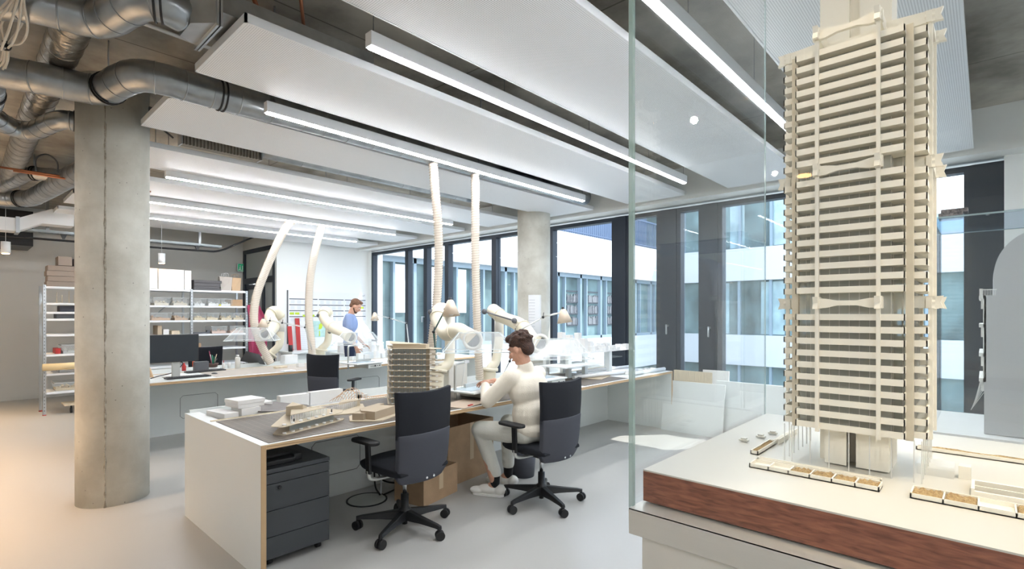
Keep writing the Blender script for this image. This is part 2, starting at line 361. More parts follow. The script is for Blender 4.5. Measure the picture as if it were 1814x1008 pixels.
# north wing, in line with the white wall (faces -y)
nw = thing('courtyard_wing', (12, 10.5, -3.7), 'white banded office wing with railed roof terrace, left side of the courtyard', 'building')
MB().box(6.8, 22.6, 10.45, 12.5, 2.87, 4.24).box(9.9, 22.6, 10.45, 12.5, -.7, .58).box(6.8, 22.6, 11.4, 12.5, -3.7, 2.87).build('wall_band', 'facade_white', nw)
MB().box(9.9, 22.5, 10.75, 10.8, .58, 2.87).box(6.8, 9.9, 10.75, 10.8, -3.6, 2.87).box(9.9, 22.5, 10.75, 10.8, -3.6, -.7).build('glazing', 'facade_glass', nw)
fr = MB(); x = 6.85
while x < 22.4:
    z0 = .0 if x < 9.8 else .58
    fr.box(x, x + .09, 10.6, 10.75, z0, 2.87); fr.box(x + .42, x + .48, 10.62, 10.75, z0, 2.87)
    x += 1.02 if x < 9.8 else 1.3
fr.box(6.85, 22.4, 10.6, 10.75, 2.74, 2.87).box(6.85, 9.9, 10.6, 10.75, -.05, .08).box(9.9, 22.4, 10.6, 10.75, .58, .68)
fr.build('mullions', 'grey_frame', nw)
MB().box(6.8, 22.6, 12.0, 12.4, 4.24, 7.2).build('upper_wall', mat('slate_blue', (86, 102, 124), .6), nw)
wp = MB()
for x in (7.35, 7.0 + 1.35, 9.4): wp.box(x, x + .34, 10.70, 10.74, 1.5, 2.7)
wp.build('pane_reflection', mat('pane_reflection', (236, 240, 244), .6), nw)  # white sheets painting the bright reflections in the upper panes
rl = MB(); x = 6.9
while x < 22.5: rl.box(x, x + .03, 10.5, 10.52, 4.24, 5.3); x += .13
rl.box(6.9, 22.5, 10.48, 10.54, 5.3, 5.36).box(6.9, 22.5, 10.48, 10.54, 4.3, 4.34); rl.build('railing', mat('railing_blue', (84, 100, 124), .6), nw)
for j in range(5):
    x = 12.6 + j * 1.3
    sh = MB()
    for z in (.62, 1.05, 1.45, 1.85, 2.25): sh.box(x + .55, x + 1.25, 10.72, 10.745, z, z + .04)
    sh.build('shelf', 'dark_grey', nw)
    bk = MB(); q = random.Random(j)
    for z in (1.09, 1.49, 1.89):
        xx = x + .57
        while xx < x + 1.2:
            ww = q.uniform(.02, .05); bk.box(xx, xx + ww, 10.70, 10.74, z, z + q.uniform(.2, .3)); xx += ww + q.choice((0, .0, .04))
    bk.build('book_row', mat('book_mix', (150, 150, 148), .7, c2=(60, 66, 78), vscale=30, vstretch=(8, 1, .3)), nw)
# east wing (faces -x)
ew = thing('office_block', (23, 3, -3.7), 'white banded office block facing the window across the courtyard', 'building')
MB().box(22.6, 24, -20, 12.5, -.7, .58).box(22.6, 24, -20, 12.5, 2.87, 4.24).box(22.7, 24, 3.6, 12.5, 7.0, 7.9).box(23.3, 24.2, -20, 12.5, -3.7, 4.24).build('wall_band', 'facade_white', ew)
MB().box(22.85, 22.9, -20, 12.5, -3.6, -.7).box(22.85, 22.9, -20, 12.5, .58, 2.87).box(22.95, 23.0, 3.6, 12.5, 4.24, 7.0).build('glazing', 'facade_glass', ew)
MB().box(22.83, 22.86, 3.7, 5.3, 4.3, 6.2).box(22.82, 22.845, 6.0, 6.9, .62, 2.8).box(22.82, 22.845, 8.2, 8.9, .62, 2.8).box(22.82, 22.845, 2.0, 3.2, .62, 2.8).box(22.93, 22.945, 5.6, 6.6, 4.3, 6.9).box(22.93, 22.945, 7.6, 8.2, 4.3, 6.9).build('curtain', 'facade_glass_light', ew)
fr = MB(); y = -19.8
while y < 10.4:
    fr.box(22.68, 22.85, y, y + .1, .58, 2.87).box(22.68, 22.85, y, y + .1, -3.6, -.7)
    if y > 3.6: fr.box(22.78, 22.95, y, y + .1, 4.24, 7.0)
    y += 1.25
fr.build('mullions', 'grey_frame', ew)
MB().box(22.7, 24.5, -20, 3.4, 4.24, 4.3).box(23.5, 24.5, -20, 3.4, 4.3, 5.0).build('parapet', mat('teal_roof', (170, 205, 208), .5), ew)
# ---------------- columns ----------------
def column(c, r, label):
    o = MB().lathe((c[0], c[1], 0), [(r, 0), (r, 1.4), (r, 2.4), (r, CE)], 64).build('concrete_column', 'column_concrete')
    return tag(o, label, 'column', 'round concrete columns')
c1 = column((.875, 5.134), .2375, 'round concrete column with a dark vertical seam, left of the near desk')
c2 = column((5.80, 4.90), .24, 'round concrete column at the windows behind the working desks')
# the formwork seam down the near column
sm = MB(); q = random.Random(3); ang = math.radians(-112)
pts = []
for k in range(67):
    z = k * .05; a = ang + q.uniform(-.01, .01)
    pts.append((.875 + .236 * math.cos(a), 5.134 + .236 * math.sin(a), z))
sm.tube(pts, [q.uniform(.003, .010) for _ in pts], 6); sm.build('seam', mat('seam_grey', (176, 170, 156), .9, c2=(120, 112, 98), vscale=40), c1)
# drawing sheets taped round the far column
sh = MB(); P = []
for i in range(9):
    a = math.radians(-158 + i * 5.4); P.append([(5.80 + .246 * math.cos(a), 4.90 + .246 * math.sin(a), z) for z in (1.05, 1.74)])
sh.grid(P); o = tag(sh.build('drawing_sheet', 'paper', solid=.003), 'large white plan sheet taped round the far column', 'paper')
ln = MB()
for k in range(14):
    z = 1.12 + k * .042; P = []
    for i in range(6):
        a = math.radians(-156 + i * 4); P.append([(5.80 + .2495 * math.cos(a), 4.90 + .2495 * math.sin(a), z + dz) for dz in (0, .004)])
    ln.grid(P)
ln.build('drawn_lines', mat('thin_ink', (170, 172, 180), .8), o)

# ---------------- ceiling panels and linear lights ----------------
pl = [('the nearest panel at the top right, above the tall tower model', .08, .90), ('the broad panel at top centre cut by the upper edge', 1.41, 2.205), ('between the two front light bars', 2.72, 3.51), ('just behind the second light bar from the front', 4.05, 4.82),
      ('behind the long ribbed radiator', 5.36, 6.16), ('fourth row before the rear wall, behind the third light bar', 6.73, 7.56), ('second from the rear wall', 8.10, 8.91), ('rearmost panel next to the back walls', 9.46, 10.33),
      ]
for i, (t, y0, y1) in enumerate(pl):
    x0 = .99; x1 = 6.1; cy = (y0 + y1) / 2
    T = thing('ceiling_panel', (3.55, cy, 2.93), 'white perforated metal ceiling panel, ' + t, 'ceiling panel', 'perforated ceiling panels')
    MB().box(x0 + .012, x1 - .012, y0 + .012, y1 - .012, 2.93, 2.94).build('perforated_face', 'perforated_sheet', T)
    MB().box(x0, x1, y0, y0 + .012, 2.928, 2.975).box(x0, x1, y1 - .012, y1, 2.928, 2.975).box(x0, x0 + .012, y0, y1, 2.928, 2.975).box(x1 - .012, x1, y0, y1, 2.928, 2.975).box(x0 + .012, x1 - .012, y0 + .012, y1 - .012, 2.96, 2.972).build('frame', 'white_metal', T)
    for xx in (1.3, 3.0, 4.6, 5.8):
        MB().tube([(xx, cy, 2.97), (xx, cy, CE)], .004, 6).build('hanger_rod', 'steel', T)
ll = [('nearest bar, seen through the glass case', 1.10), ('second bar from the camera, below the broad top panel', 2.37), ('third bar from the camera, crossing in front of the hoses', 3.67), ('middle bar behind the ribbed radiator', 6.15), ('second bar from the back wall', 7.68), ('bar nearest the back wall', 8.96)]
for t, y in ll:
    T = thing('linear_light', (3.35, y, 2.86), 'slim white linear pendant light, ' + t, 'ceiling light', 'linear pendant lights')
    MB().box(1.47, 5.3, y - .028, y + .028, 2.866, 2.94).build('housing', 'white_metal', T)
    MB().box(1.48, 5.29, y - .018, y + .018, 2.858, 2.866).build('light_strip', 'led', T)
    for xx in (1.5, 2.5, 3.5, 4.5, 5.27): MB().tube([(xx, y, 2.94), (xx, y, CE)], .002, 5).build('hanging_wire', 'dark_grey', T)
# the rows carried on behind the camera, added unseen to brighten the room
for y in (-1.4, -3.6):
    T = thing('linear_light', (3.35, y, 2.86), 'added slim white linear pendant, out of view right of the glass case, %s row' % ('first' if y > -2 else 'second'), 'ceiling light', 'linear pendant lights')
    MB().box(1.47, 5.3, y - .028, y + .028, 2.866, 2.94).build('housing', 'white_metal', T)
    MB().box(1.48, 5.29, y - .018, y + .018, 2.858, 2.866).build('light_strip', 'led', T)

for i, y in enumerate((-1.4, -3.2, 5.2, 7.8)):  # unseen bars, added to brighten the left side, ceiling and columns
    T = thing('linear_light', (-2.3, y, 2.86), 'added slim white linear pendant, out of view over the left aisle, %s from the front' % ('first', 'second', 'third', 'fourth')[i], 'ceiling light', 'linear pendant lights')
    MB().box(-4.2, -.45, y - .028, y + .028, 2.866, 2.94).build('housing', 'white_metal', T)
    MB().box(-4.19, -.46, y - .018, y + .018, 2.858, 2.866).build('light_strip', 'led', T)

# ---------------- ducts and services ----------------
def duct(name, pts, r, label, m='zinc', seam=.14, clamps=(), n=24, cat='duct', group='galvanised spiral ducts'):
    P = bez(pts, 10); sb = MB().tube(P, r, n)
    # seams: raised rings at an even spacing
    acc = 0
    for i in range(1, len(P)):
        acc += (P[i] - P[i - 1]).length
        if acc > seam and i < len(P) - 1:
            acc = 0; t = (P[i + 1] - P[i - 1]).normalized(); sb.tube([P[i] - t * .004, P[i] + t * .004], r + .0028, n)
    T = tag(sb.build(name, m), label, cat, group)
    for f in clamps:
        i = int(f * (len(P) - 2)) + 1; t = (P[min(i + 1, len(P) - 1)] - P[i - 1]).normalized()
        MB().tube([P[i] - t * .014, P[i] - t * .004], r + .008, n).tube([P[i] + t * .004 + t * .01, P[i] + t * .024], r + .008, n).build('clamp', 'black_rubber', T)
        MB().tube([P[i] + Vector((0, 0, r)), (P[i].x, P[i].y, CE)], .005, 6).build('hanger_rod', 'steel', T)
    return T
duct('spiral_duct', [(-1.2, 4.56, 2.98), (-.3, 4.56, 2.98), (.2, 4.52, 2.98), (.4, 4.46, 2.98), (.62, 4.43, 2.98), (.70, 4.36, 2.98), (.74, 4.15, 2.98), (.80, 3.96, 2.98), (.93, 3.90, 2.98), (1.2, 3.90, 2.98), (2.2, 3.88, 2.985), (5.6, 3.86, 2.99)], .098, 'long spiral duct snaking past the top of the near column', clamps=(.47, .83))
duct('spiral_duct', [(.12, 3.55, 2.99), (.25, 3.43, 2.98), (.36, 3.40, 2.98), (.47, 3.38, 2.98), (.54, 3.30, 2.98), (.58, 3.13, 2.98), (.62, 3.0, 2.98), (.69, 2.95, 2.98), (.78, 2.98, 2.98)], .088, 'curved spiral duct at the top left edge ahead of the flat duct', clamps=(.86,))
fd = thing('flat_duct', (1.0, 3.05, 2.95), 'rectangular sheet metal duct with flange joint at the top left, running above the first panel', 'duct')
MB().add([(.80, 2.90, 2.91), (.80, 3.08, 2.91), (.80, 3.08, 3.06), (.80, 2.90, 3.06), (.90, 2.84, 2.93), (.90, 3.16, 2.93), (.90, 3.16, 3.04), (.90, 2.84, 3.04)], [(0, 1, 5, 4), (1, 2, 6, 5), (2, 3, 7, 6), (3, 0, 4, 7), (0, 3, 2, 1), (4, 5, 6, 7)]).build('transition', 'zinc', fd)
MB().box(.90, 1.8, 2.84, 3.16, 2.995, 3.105).build('duct_body', 'zinc', fd)
MB().box(.895, .905, 2.82, 3.18, 2.91, 3.12).box(.912, .922, 2.82, 3.18, 2.91, 3.12).build('flange', 'steel', fd)
duct('foil_duct', [(.48, 3.2, 3.16), (.475, 5, 3.16), (.475, 7, 3.16), (.485, 9.2, 3.16)], .095, 'foil wrapped round duct running back below the left ceiling', 'foil', .17, group=None)
duct('spiral_duct', [(.10, 5.35, 2.98), (.22, 5.6, 2.98), (.33, 5.80, 2.98), (.45, 5.78, 2.98), (.52, 5.5, 2.98), (.57, 5.32, 2.98), (.64, 5.26, 2.98), (.9, 5.26, 2.98)], .072, 'small spiral duct curving towards the left side of the near column', clamps=(.88,))
duct('spiral_duct', [(-.6, 9.6, 2.98), (.2, 9.5, 2.98), (.5, 9.42, 2.98), (.68, 9.2, 2.98), (.75, 8.8, 2.98), (.90, 7.3, 2.98), (.98, 6.9, 2.98), (1.1, 6.8, 2.98)], .105, 'thick spiral duct near the rear left, passing behind the near column', clamps=(.36,))
duct('spiral_duct', [(.42, 9.2, 3.08), (.52, 8.6, 3.08), (.60, 8.1, 3.08), (.72, 8.0, 3.08), (1.0, 7.9, 3.08)], .075, 'thin spiral duct above the thick rear left duct', clamps=(.6,))
duct('spiral_duct', [(.16, 4.56, 2.90), (.17, 4.8, 2.91), (.17, 5.1, 2.92), (.12, 5.5, 2.92)], .07, 'short inclined spiral duct at the left edge below the long duct', seam=.06, clamps=(.3,))
fd = thing('flat_duct', (.3, 9.0, 2.7), 'rectangular duct with a white flange above the rear left cable tray', 'duct')
MB().box(-.4, .62, 9.9, 10.2, 2.62, 2.80).extr([(0, 0), (0, .18), (.35, .36), (.6, .36), (.6, .14), (.25, .14)], (.62, 9.9, 2.62), (1, 0, 0), (0, 0, 1), (0, 1, 0), .3).build('duct_body', 'white_metal', fd)
MB().box(.60, .64, 9.88, 10.22, 2.60, 2.82).build('flange', 'steel', fd)
# conduit and copper pipes
for t, P, r, m, nm, cat in (('pale conduit pipe fixed under the ceiling left of the first panel', [(.45, 3.82, 3.27), (2.6, 3.97, 3.27)], .012, 'white_metal', 'conduit_pipe', 'pipe'),
                   ('upper copper pipe at the left, behind the near column', [(.30, 7.37, 2.96), (1.6, 7.38, 2.96)], .011, 'copper', 'copper_pipe', 'pipe'),
                   ('lower copper pipe at the left, behind the near column', [(.42, 7.25, 2.92), (1.6, 7.30, 2.92)], .011, 'copper', 'copper_pipe', 'pipe')):
    tag(MB().tube(P, r, 10).build(nm, m), t, cat, 'copper pipes' if 'copper' in nm else None)
o = tag(MB().tube([(1.05, 2.86, 3.22), (1.25, 3.1, 3.12), (1.6, 3.02, 3.06)], .013, 10).tube([(1.2, 2.6, 3.25), (1.45, 3.02, 3.05)], .010, 8).build('copper_pipe', 'copper'), 'angled copper pipe above the first ceiling panel', 'pipe', 'copper pipes')
MB().ball((1.25, 3.1, 3.12), .025).build('valve', 'black_rubber', o)
# red and black valve on the left copper pipes
v = tag(MB().ball((.29, 7.3, 2.95), .04, sq=(1, .6, .7)).tube([(.29, 7.2, 2.95), (.29, 7.4, 2.95)], .02).build('pipe_valve', 'black_rubber'), 'dark pipe valve at the left end of the copper pipes', 'valve')
MB().cyl((.27, 7.3), .03, 2.99, 3.01, 12).build('hand_wheel', 'red_card', v)
# cable bundle hanging at the top left corner
cb = MB(); q = random.Random(5)
for k in range(7):
    a = k * .9; dx = .014 * math.cos(a); dy = .014 * math.sin(a); w = q.uniform(.7, 1.6)
    cb.tube(bez([(.235 + dx * .6, 3.05 + dy, 3.0), (.21 + dx, 3.25, 2.93 + dy), (.198 + dx * 3 * w, 3.45, 2.87 + dy * 2 * w), (.185 + dx * 3.4 * w, 3.66, 2.87 + dy * 3 * w), (.195 + dx, 3.85, 2.90 + dy), (.20 + dx, 4.05, 2.90 + dy), (.19 + dx * 2, 4.35, 2.95 + dy)], 6), .0055, 6)
o = tag(cb.build('cable_bundle', mat('pale_cable', (196, 188, 174), .6)), 'loose bundle of pale cables tied together at the top left corner', 'cables', kind='stuff')
MB().tube([(.212, 3.235, 2.935), (.212, 3.255, 2.935)], .024, 12).tube([(.195, 3.84, 2.90), (.195, 3.86, 2.90)], .024, 12).build('cable_tie', 'black_rubber', o)
o = tag(MB().tube(bez([(.60, 7.35, 2.97), (.60, 7.34, 3.10), (.68, 7.33, 3.16), (.76, 7.32, 3.10), (.77, 7.3, 2.98)], 6), .008, 8).build('bent_conduit', 'dark_grey'), 'grey conduit bent in a loop above the copper pipes', 'pipe')
# ribbed radiator above the fourth panel
T = thing('ribbed_radiator', (1.7, 5.2, 2.98), 'long grey ribbed heating element between two ceiling panels', 'radiator')
MB().box(1.36, 2.02, 5.16, 5.24, 2.955, 3.055).build('body', mat('rad_grey', (132, 126, 116), .5, .3), T)
rb = MB(); x = 1.37
while x < 2.0: rb.box(x, x + .012, 5.146, 5.162, 2.955, 3.055); x += .028
rb.build('ribs', mat('rad_rib', (166, 160, 148), .5, .3), T)
MB().box(1.35, 1.362, 5.14, 5.25, 2.95, 3.06).box(2.018, 2.03, 5.14, 5.25, 2.95, 3.06).build('end_plate', 'steel', T)
# services glimpsed above the panels: dark pipes and an open duct mouth
tag(MB().tube([(1.0, 5.05, 3.14), (6.0, 5.05, 3.12)], .03).build('black_pipe', 'dark_grey'), 'thin dark pipe above the gap behind the fourth panel', 'pipe', 'dark service pipes')
tag(MB().tube([(.98, 5.0, 3.2), (1.22, 5.12, 3.02), (1.3, 5.2, 3.0)], .008, 8).build('black_pipe', 'black_rubber'), 'short angled black pipe left of the ribbed radiator', 'pipe', 'dark service pipes')
duct('spiral_duct', [(2.03, 5.2, 3.05), (3.4, 5.2, 3.05), (4.8, 5.2, 3.05)], .06, 'slim duct continuing right of the ribbed radiator above the panels', seam=.3)
o = tag(MB().box(4.1, 4.9, 3.52, 3.74, 3.02, 3.2).build('duct_outlet', 'dark_frame'), 'dark square duct outlet above the third light bar', 'duct')
duct('spiral_duct', [(3.7, 3.66, 3.12), (3.9, 3.64, 3.11), (4.1, 3.62, 3.10)], .05, 'short bright duct stub above the third light bar near the windows', seam=.04)

# perforated cable tray with a black cable below
T = thing('cable_tray', (1.8, 10.3, 2.64), 'perforated galvanised cable tray hanging before the back wall', 'cable tray')
tr = MB(); X0, X1, Y0, Y1, Z = -.6, 3.33, 10.25, 10.42, 2.68
tr.box(X0, X1, Y0, Y0 + .004, Z - .005, Z + .035).box(X0, X1, Y1 - .004, Y1, Z - .005, Z + .035)
x = X0
while x < X1 - .05:
    tr.box(x, x + .02, Y0, Y1, Z, Z + .003); x += .07
for yy in (Y0, Y0 + .05, Y0 + .108, Y1 - .022): tr.box(X0, X1, yy, yy + .022, Z, Z + .003)
tr.build('tray', mat('tray_zinc', (150, 158, 160), .45, .4), T)
for x in (.45, 1.15, 1.9, 2.95): MB().extr([(-.04, 0), (.04, 0), (.012, -.075), (-.012, -.075)], (x, Y0 + .04, Z), (1, 0, 0), (0, 0, 1), (0, 1, 0), .03).build('bracket', 'black_plastic', T)
for x in (.95, 2.98): MB().box(x, x + .04, 10.33, 10.36, Z, CE).build('support', 'zinc', T)
tag(MB().tube(bez([(-.6, 10.3, 2.60), (.8, 10.3, 2.58), (1.9, 10.3, 2.585), (2.95, 10.3, 2.595), (3.3, 10.32, 2.62), (3.62, 10.36, 2.78), (3.9, 10.38, 2.93), (4.1, 10.4, 3.0)], 8), .016, 8).build('black_cable', 'black_rubber'), 'thick black cable slung below the cable tray and rising to the right', 'cable')
tag(MB().box(-.5, .88, 11.2, 12.1, 2.55, 3.1).build('dark_opening', 'black_plastic'), 'black rectangular box standing for a dark opening high on the back wall, left', 'duct')  # solid black box painted for the shade of a dark opening
# pendant spots
mat('warm_bulb', (255, 220, 170), .5, emit=(255, 196, 130), es=30)
for x, y, t in ((.50, 9.9, 'small white cylindrical pendant lamp, glowing, at the far left'), (2.33, 9.95, 'small white cylindrical pendant lamp in front of the tall white boxes')):
    T = thing('pendant_lamp', (x, y, 2.33), t, 'lamp', 'cylindrical pendant lamps')
    MB().cyl((x, y), .05, 2.30, 2.46, 20).build('lamp_shade', 'white_metal', T)
    MB().cyl((x, y), .038, 2.292, 2.302, 16).build('bulb', 'warm_bulb', T)
    MB().tube([(x, y, 2.46), (x, y, CE)], .003, 6).build('cord', 'white_metal', T)
def spot(x, y, z, e, col=(1, .72, .42), ang=110, tgt=None):
    l = bpy.data.lights.new('downlight', 'SPOT'); l.energy = e; l.color = col; l.spot_size = math.radians(ang); l.spot_blend = .8; l.shadow_soft_size = .05
    o = bpy.data.objects.new('downlight', l); COL.objects.link(o); o.location = (x, y, z)
    if tgt: o.rotation_euler = (Vector(tgt) - Vector((x, y, z))).to_track_quat('-Z', 'Y').to_euler()
    return o
spot(.5, 9.9, 2.28, 60)
# more of the same pendants over the aisle at the left, outside the picture
for i, (x, y) in enumerate(((-1.2, 9.9), (-.9, 7.2), (-1.0, 5.0), (-.9, 2.8), (-1.0, .8))):
    T = thing('pendant_lamp', (x, y, 2.33), 'small white cylindrical pendant lamp over the left aisle, %s from the back' % ('first', 'second', 'third', 'fourth', 'fifth')[i], 'lamp', 'cylindrical pendant lamps')
    MB().cyl((x, y), .05, 2.30, 2.46, 20).build('lamp_shade', 'white_metal', T)
    MB().cyl((x, y), .038, 2.292, 2.302, 16).build('bulb', 'warm_bulb', T)
    MB().tube([(x, y, 2.46), (x, y, CE)], .003, 6).build('cord', 'white_metal', T)
    spot(x, y, 2.28, 420 if i < 3 else 50, (1, .62, .32))
# two ceiling spots in front of the plinth, behind the camera, aimed at the case; the right one is added to brighten the tower
for i, (x, y) in enumerate(((-.9, -2.4), (-1.83, 1.83))):
    T = thing('ceiling_spot', (x, y, 3.1), 'white round ceiling spotlight aimed at the glass case, %s one' % ('right', 'left')[i], 'lamp', 'ceiling spotlights')
    MB().lathe((x, y, 3.16), [(.05, 0), (.05, .12), (.02, .14)], 20, axis=(-.8, -.2, .8)).build('lamp_head', 'white_metal', T); MB().cyl((x - .02, y), .015, 3.2, 3.3, 10).build('stem', 'white_metal', T)
    spot(x, y, 3.12, 85, (1, .95, .88), 34, (1.7, .2, 1.75)).data.shadow_soft_size = .028
# emergency exit sign by the door
T = thing('exit_sign', (4.2, 10.9, 2.3), 'green and white running figure exit sign beside the dark door', 'sign')
ex = [(4.24, 11.98), (4.24, 12.10)]
MB().box(4.24, 4.355, 12.06, 12.1, 2.40, 2.575).build('sign_case', 'white_metal', T)
MB().box(4.245, 4.35, 12.052, 12.06, 2.41, 2.565).build('sign_face', mat('exit_green', (24, 150, 104), .4, emit=(24, 150, 104), es=.3), T)
MB().box(4.27, 4.295, 12.045, 12.052, 2.43, 2.50).cyl((4.285, 12.048), .012, 2.51, 2.53, 8).box(4.255, 4.27, 12.045, 12.052, 2.42, 2.45).box(4.295, 4.31, 12.045, 12.052, 2.415, 2.44).box(4.325, 4.34, 12.045, 12.052, 2.42, 2.53).build('figure', 'model_white', T)
# ---------------- working desks ----------------
m, N, L, b = base_nodes('cutting_mat', .6)
tc = N.new('ShaderNodeTexCoord'); br = N.new('ShaderNodeTexBrick'); br.offset = 0; br.inputs['Scale'].default_value = 1; br.inputs['Brick Width'].default_value = .05; br.inputs['Row Height'].default_value = .05; br.inputs['Mortar Size'].default_value = .0007
br.inputs['Color1'].default_value = lin((96, 86, 76)); br.inputs['Color2'].default_value = lin((92, 83, 73)); br.inputs['Mortar'].default_value = lin((150, 140, 126)); L.new(tc.outputs['Object'], br.inputs[0]); L.new(br.outputs[0], b.inputs['Base Color'])

def desk(Y0, YM, YB, label, X0=1.15, X1=6.2):
    T = thing('desk', ((X0 + X1) / 2, (Y0 + YB) / 2, 0), label, 'desk', 'long white workshop desks')
    e = .004
    MB().box(X0, X1, Y0 + e, YM, .717, .745).build('worktop', 'white_laminate', T)
    MB().box(X0 + .028, X1 - .028, Y0, Y0 + e, .717, .743).build('plywood_edge', 'ply_edge', T)
    MB().box(X0, X0 + .028, Y0, Y0 + e, 0, .743).build('plywood_edge', 'ply_edge_upright', T); MB().box(X1 - .028, X1, Y0, Y0 + e, 0, .743).build('plywood_edge', 'ply_edge_upright', T)
    MB().box(X0, X0 + .028, Y0 + e, YB, 0, .717).box(X0, X0 + .09, YM, YB, .717, .745).build('side_panel', 'white_laminate', T)
    MB().box(X1 - .028, X1, Y0 + e, YB, 0, .717).box(X1 - .028, X1, YM, YB, .717, .745).build('side_panel', 'white_laminate', T)
    MB().box(X0 + .028, X1 - .028, YM + .04, YM + .058, 0, .717).build('back_panel', 'white_laminate', T)
    MB().box(X0 + .028, X1 - .028, YM, YM + .016, .69, .752).build('trough_lip', 'pale_wood', T)
    MB().box(X0 + .028, X1 - .028, YM + .058, YB, .675, .695).box(X0 + .028, X1 - .028, YB - .018, YB, .55, .765).build('cable_trough', 'white_laminate', T)
    for xx in (1.9, 4.3):
        fl = MB()
        z0, z1, w = .18, .46, .42; y = YM + .038
        P = [(xx + .03, y, z0), (xx + w - .03, y, z0), (xx + w, y, z0 + .03), (xx + w, y, z1 - .03), (xx + w - .03, y, z1), (xx + .03, y, z1), (xx, y, z1 - .03), (xx, y, z0 + .03), (xx + .03, y, z0)]
        fl.tube(P, .0022, 5).build('access_flap', 'dark_grey', T)
    return T
dk1 = desk(2.93, 3.83, 4.30, 'long white desk with plywood edges nearest the camera, with two office chairs')
dk2 = desk(6.42, 7.25, 7.75, 'long white desk farther back, carrying the computer monitor')
o = MB().box(1.2, 3.75, 2.955, 3.805, .745, .748).build('cutting_mat', 'cutting_mat'); tag(o, 'brown gridded cutting mat on the left of the near desk', 'cutting mat', 'cutting mats')
o = MB().box(4.3, 5.15, 2.96, 3.8, .745, .748).build('cutting_mat', 'cutting_mat'); tag(o, 'dark cutting mat on the near desk under papers, right of the seated person', 'cutting mat', 'cutting mats')
o = MB().box(2.06, 3.9, 6.5, 7.2, .745, .748).build('cutting_mat', mat('mat_grey', (168, 160, 150), .6)); tag(o, 'pale grey cutting mat on the farther desk, left half', 'cutting mat', 'cutting mats')
# white counter along the rear wall
T = thing('wall_counter', (5.3, 10.0, 0), 'white counter along the rear wall under the planning board', 'counter')
MB().box(4.4, 6.3, 9.75, 10.38, .70, .73).build('worktop', 'white_laminate', T); MB().box(4.45, 6.25, 9.85, 10.36, 0, .70).build('cabinet', 'white_laminate', T)

# drawer unit
T = thing('drawer_unit', (1.42, 3.32, 0), 'charcoal metal drawer unit on castors under the left end of the near desk', 'cabinet')
x0, x1, y0, y1 = 1.21, 1.612, 3.045, 3.62
MB().box(x0, x1, y0 + .012, y1, .05, .555).box(x0 - .001, x1 + .001, y0, y1, .545, .57).build('body', 'charcoal_metal', T, bevel=.002)
for z0, z1 in ((.485, .541), (.33, .481), (.178, .326), (.05, .174)):
    D_ = MB().box(x0 + .002, x1 - .002, y0, y0 + .014, z0, z1).build('drawer', 'charcoal_metal', T, bevel=.0015)
    if z1 == .481: MB().lathe((x0 + .09, y0, .455), [(.011, 0), (.011, .006), (.006, .006)], 14, axis=(0, -1, 0)).build('lock', 'black_plastic', D_)
for x in (x0 + .05, x1 - .05):
    for y in (y0 + .06, y1 - .06): MB().lathe((x - .012, y, .025), [(.025, 0), (.025, .024)], 14, axis=(1, 0, 0)).build('castor', 'black_rubber', T)
o = tag(MB().box(1.25, 1.42, 3.10, 3.42, .57, .60).box(1.42, 1.47, 3.12, 3.3, .57, .612).box(1.25, 1.42, 3.16, 3.36, .60, .62).build('punch_box', 'black_plastic', bevel=.006), 'black desktop device lying on the charcoal drawer unit', 'device')
# floor outlet with loose cables
T = thing('floor_outlet', (2.2, 3.62, 0), 'round floor outlet lid with a black rim behind the drawer unit', 'floor outlet')
MB().lathe((2.22, 3.60, 0), [(.158, 0), (.158, .006), (.145, .006), (.145, .001)], 40).build('rim', 'black_rubber', T)
MB().lathe((2.22, 3.60, 0), [(.144, 0), (.144, .004)], 40).build('lid', mat('lid_grey', (168, 172, 166), .4), T)
for i, (m_, P) in enumerate((('black_rubber', [(2.34, 3.60, .01), (2.36, 3.7, .05), (2.40, 3.78, .16), (2.42, 3.84, .24)]), ('white_metal', [(2.36, 3.62, .01), (2.43, 3.72, .06), (2.47, 3.8, .14), (2.47, 3.85, .24)]), ('black_rubber', [(2.36, 3.58, .01), (2.5, 3.62, .012), (2.6, 3.7, .012), (2.48, 3.78, .06), (2.44, 3.85, .22)]))):
    tag(MB().tube(bez(P, 8), .007, 8).build('power_cable', m_), ('black cable rising steeply from the floor outlet', 'white cable rising from the floor outlet', 'black cable looping over the floor beside the outlet')[i], 'cable', 'cables at the floor outlet')

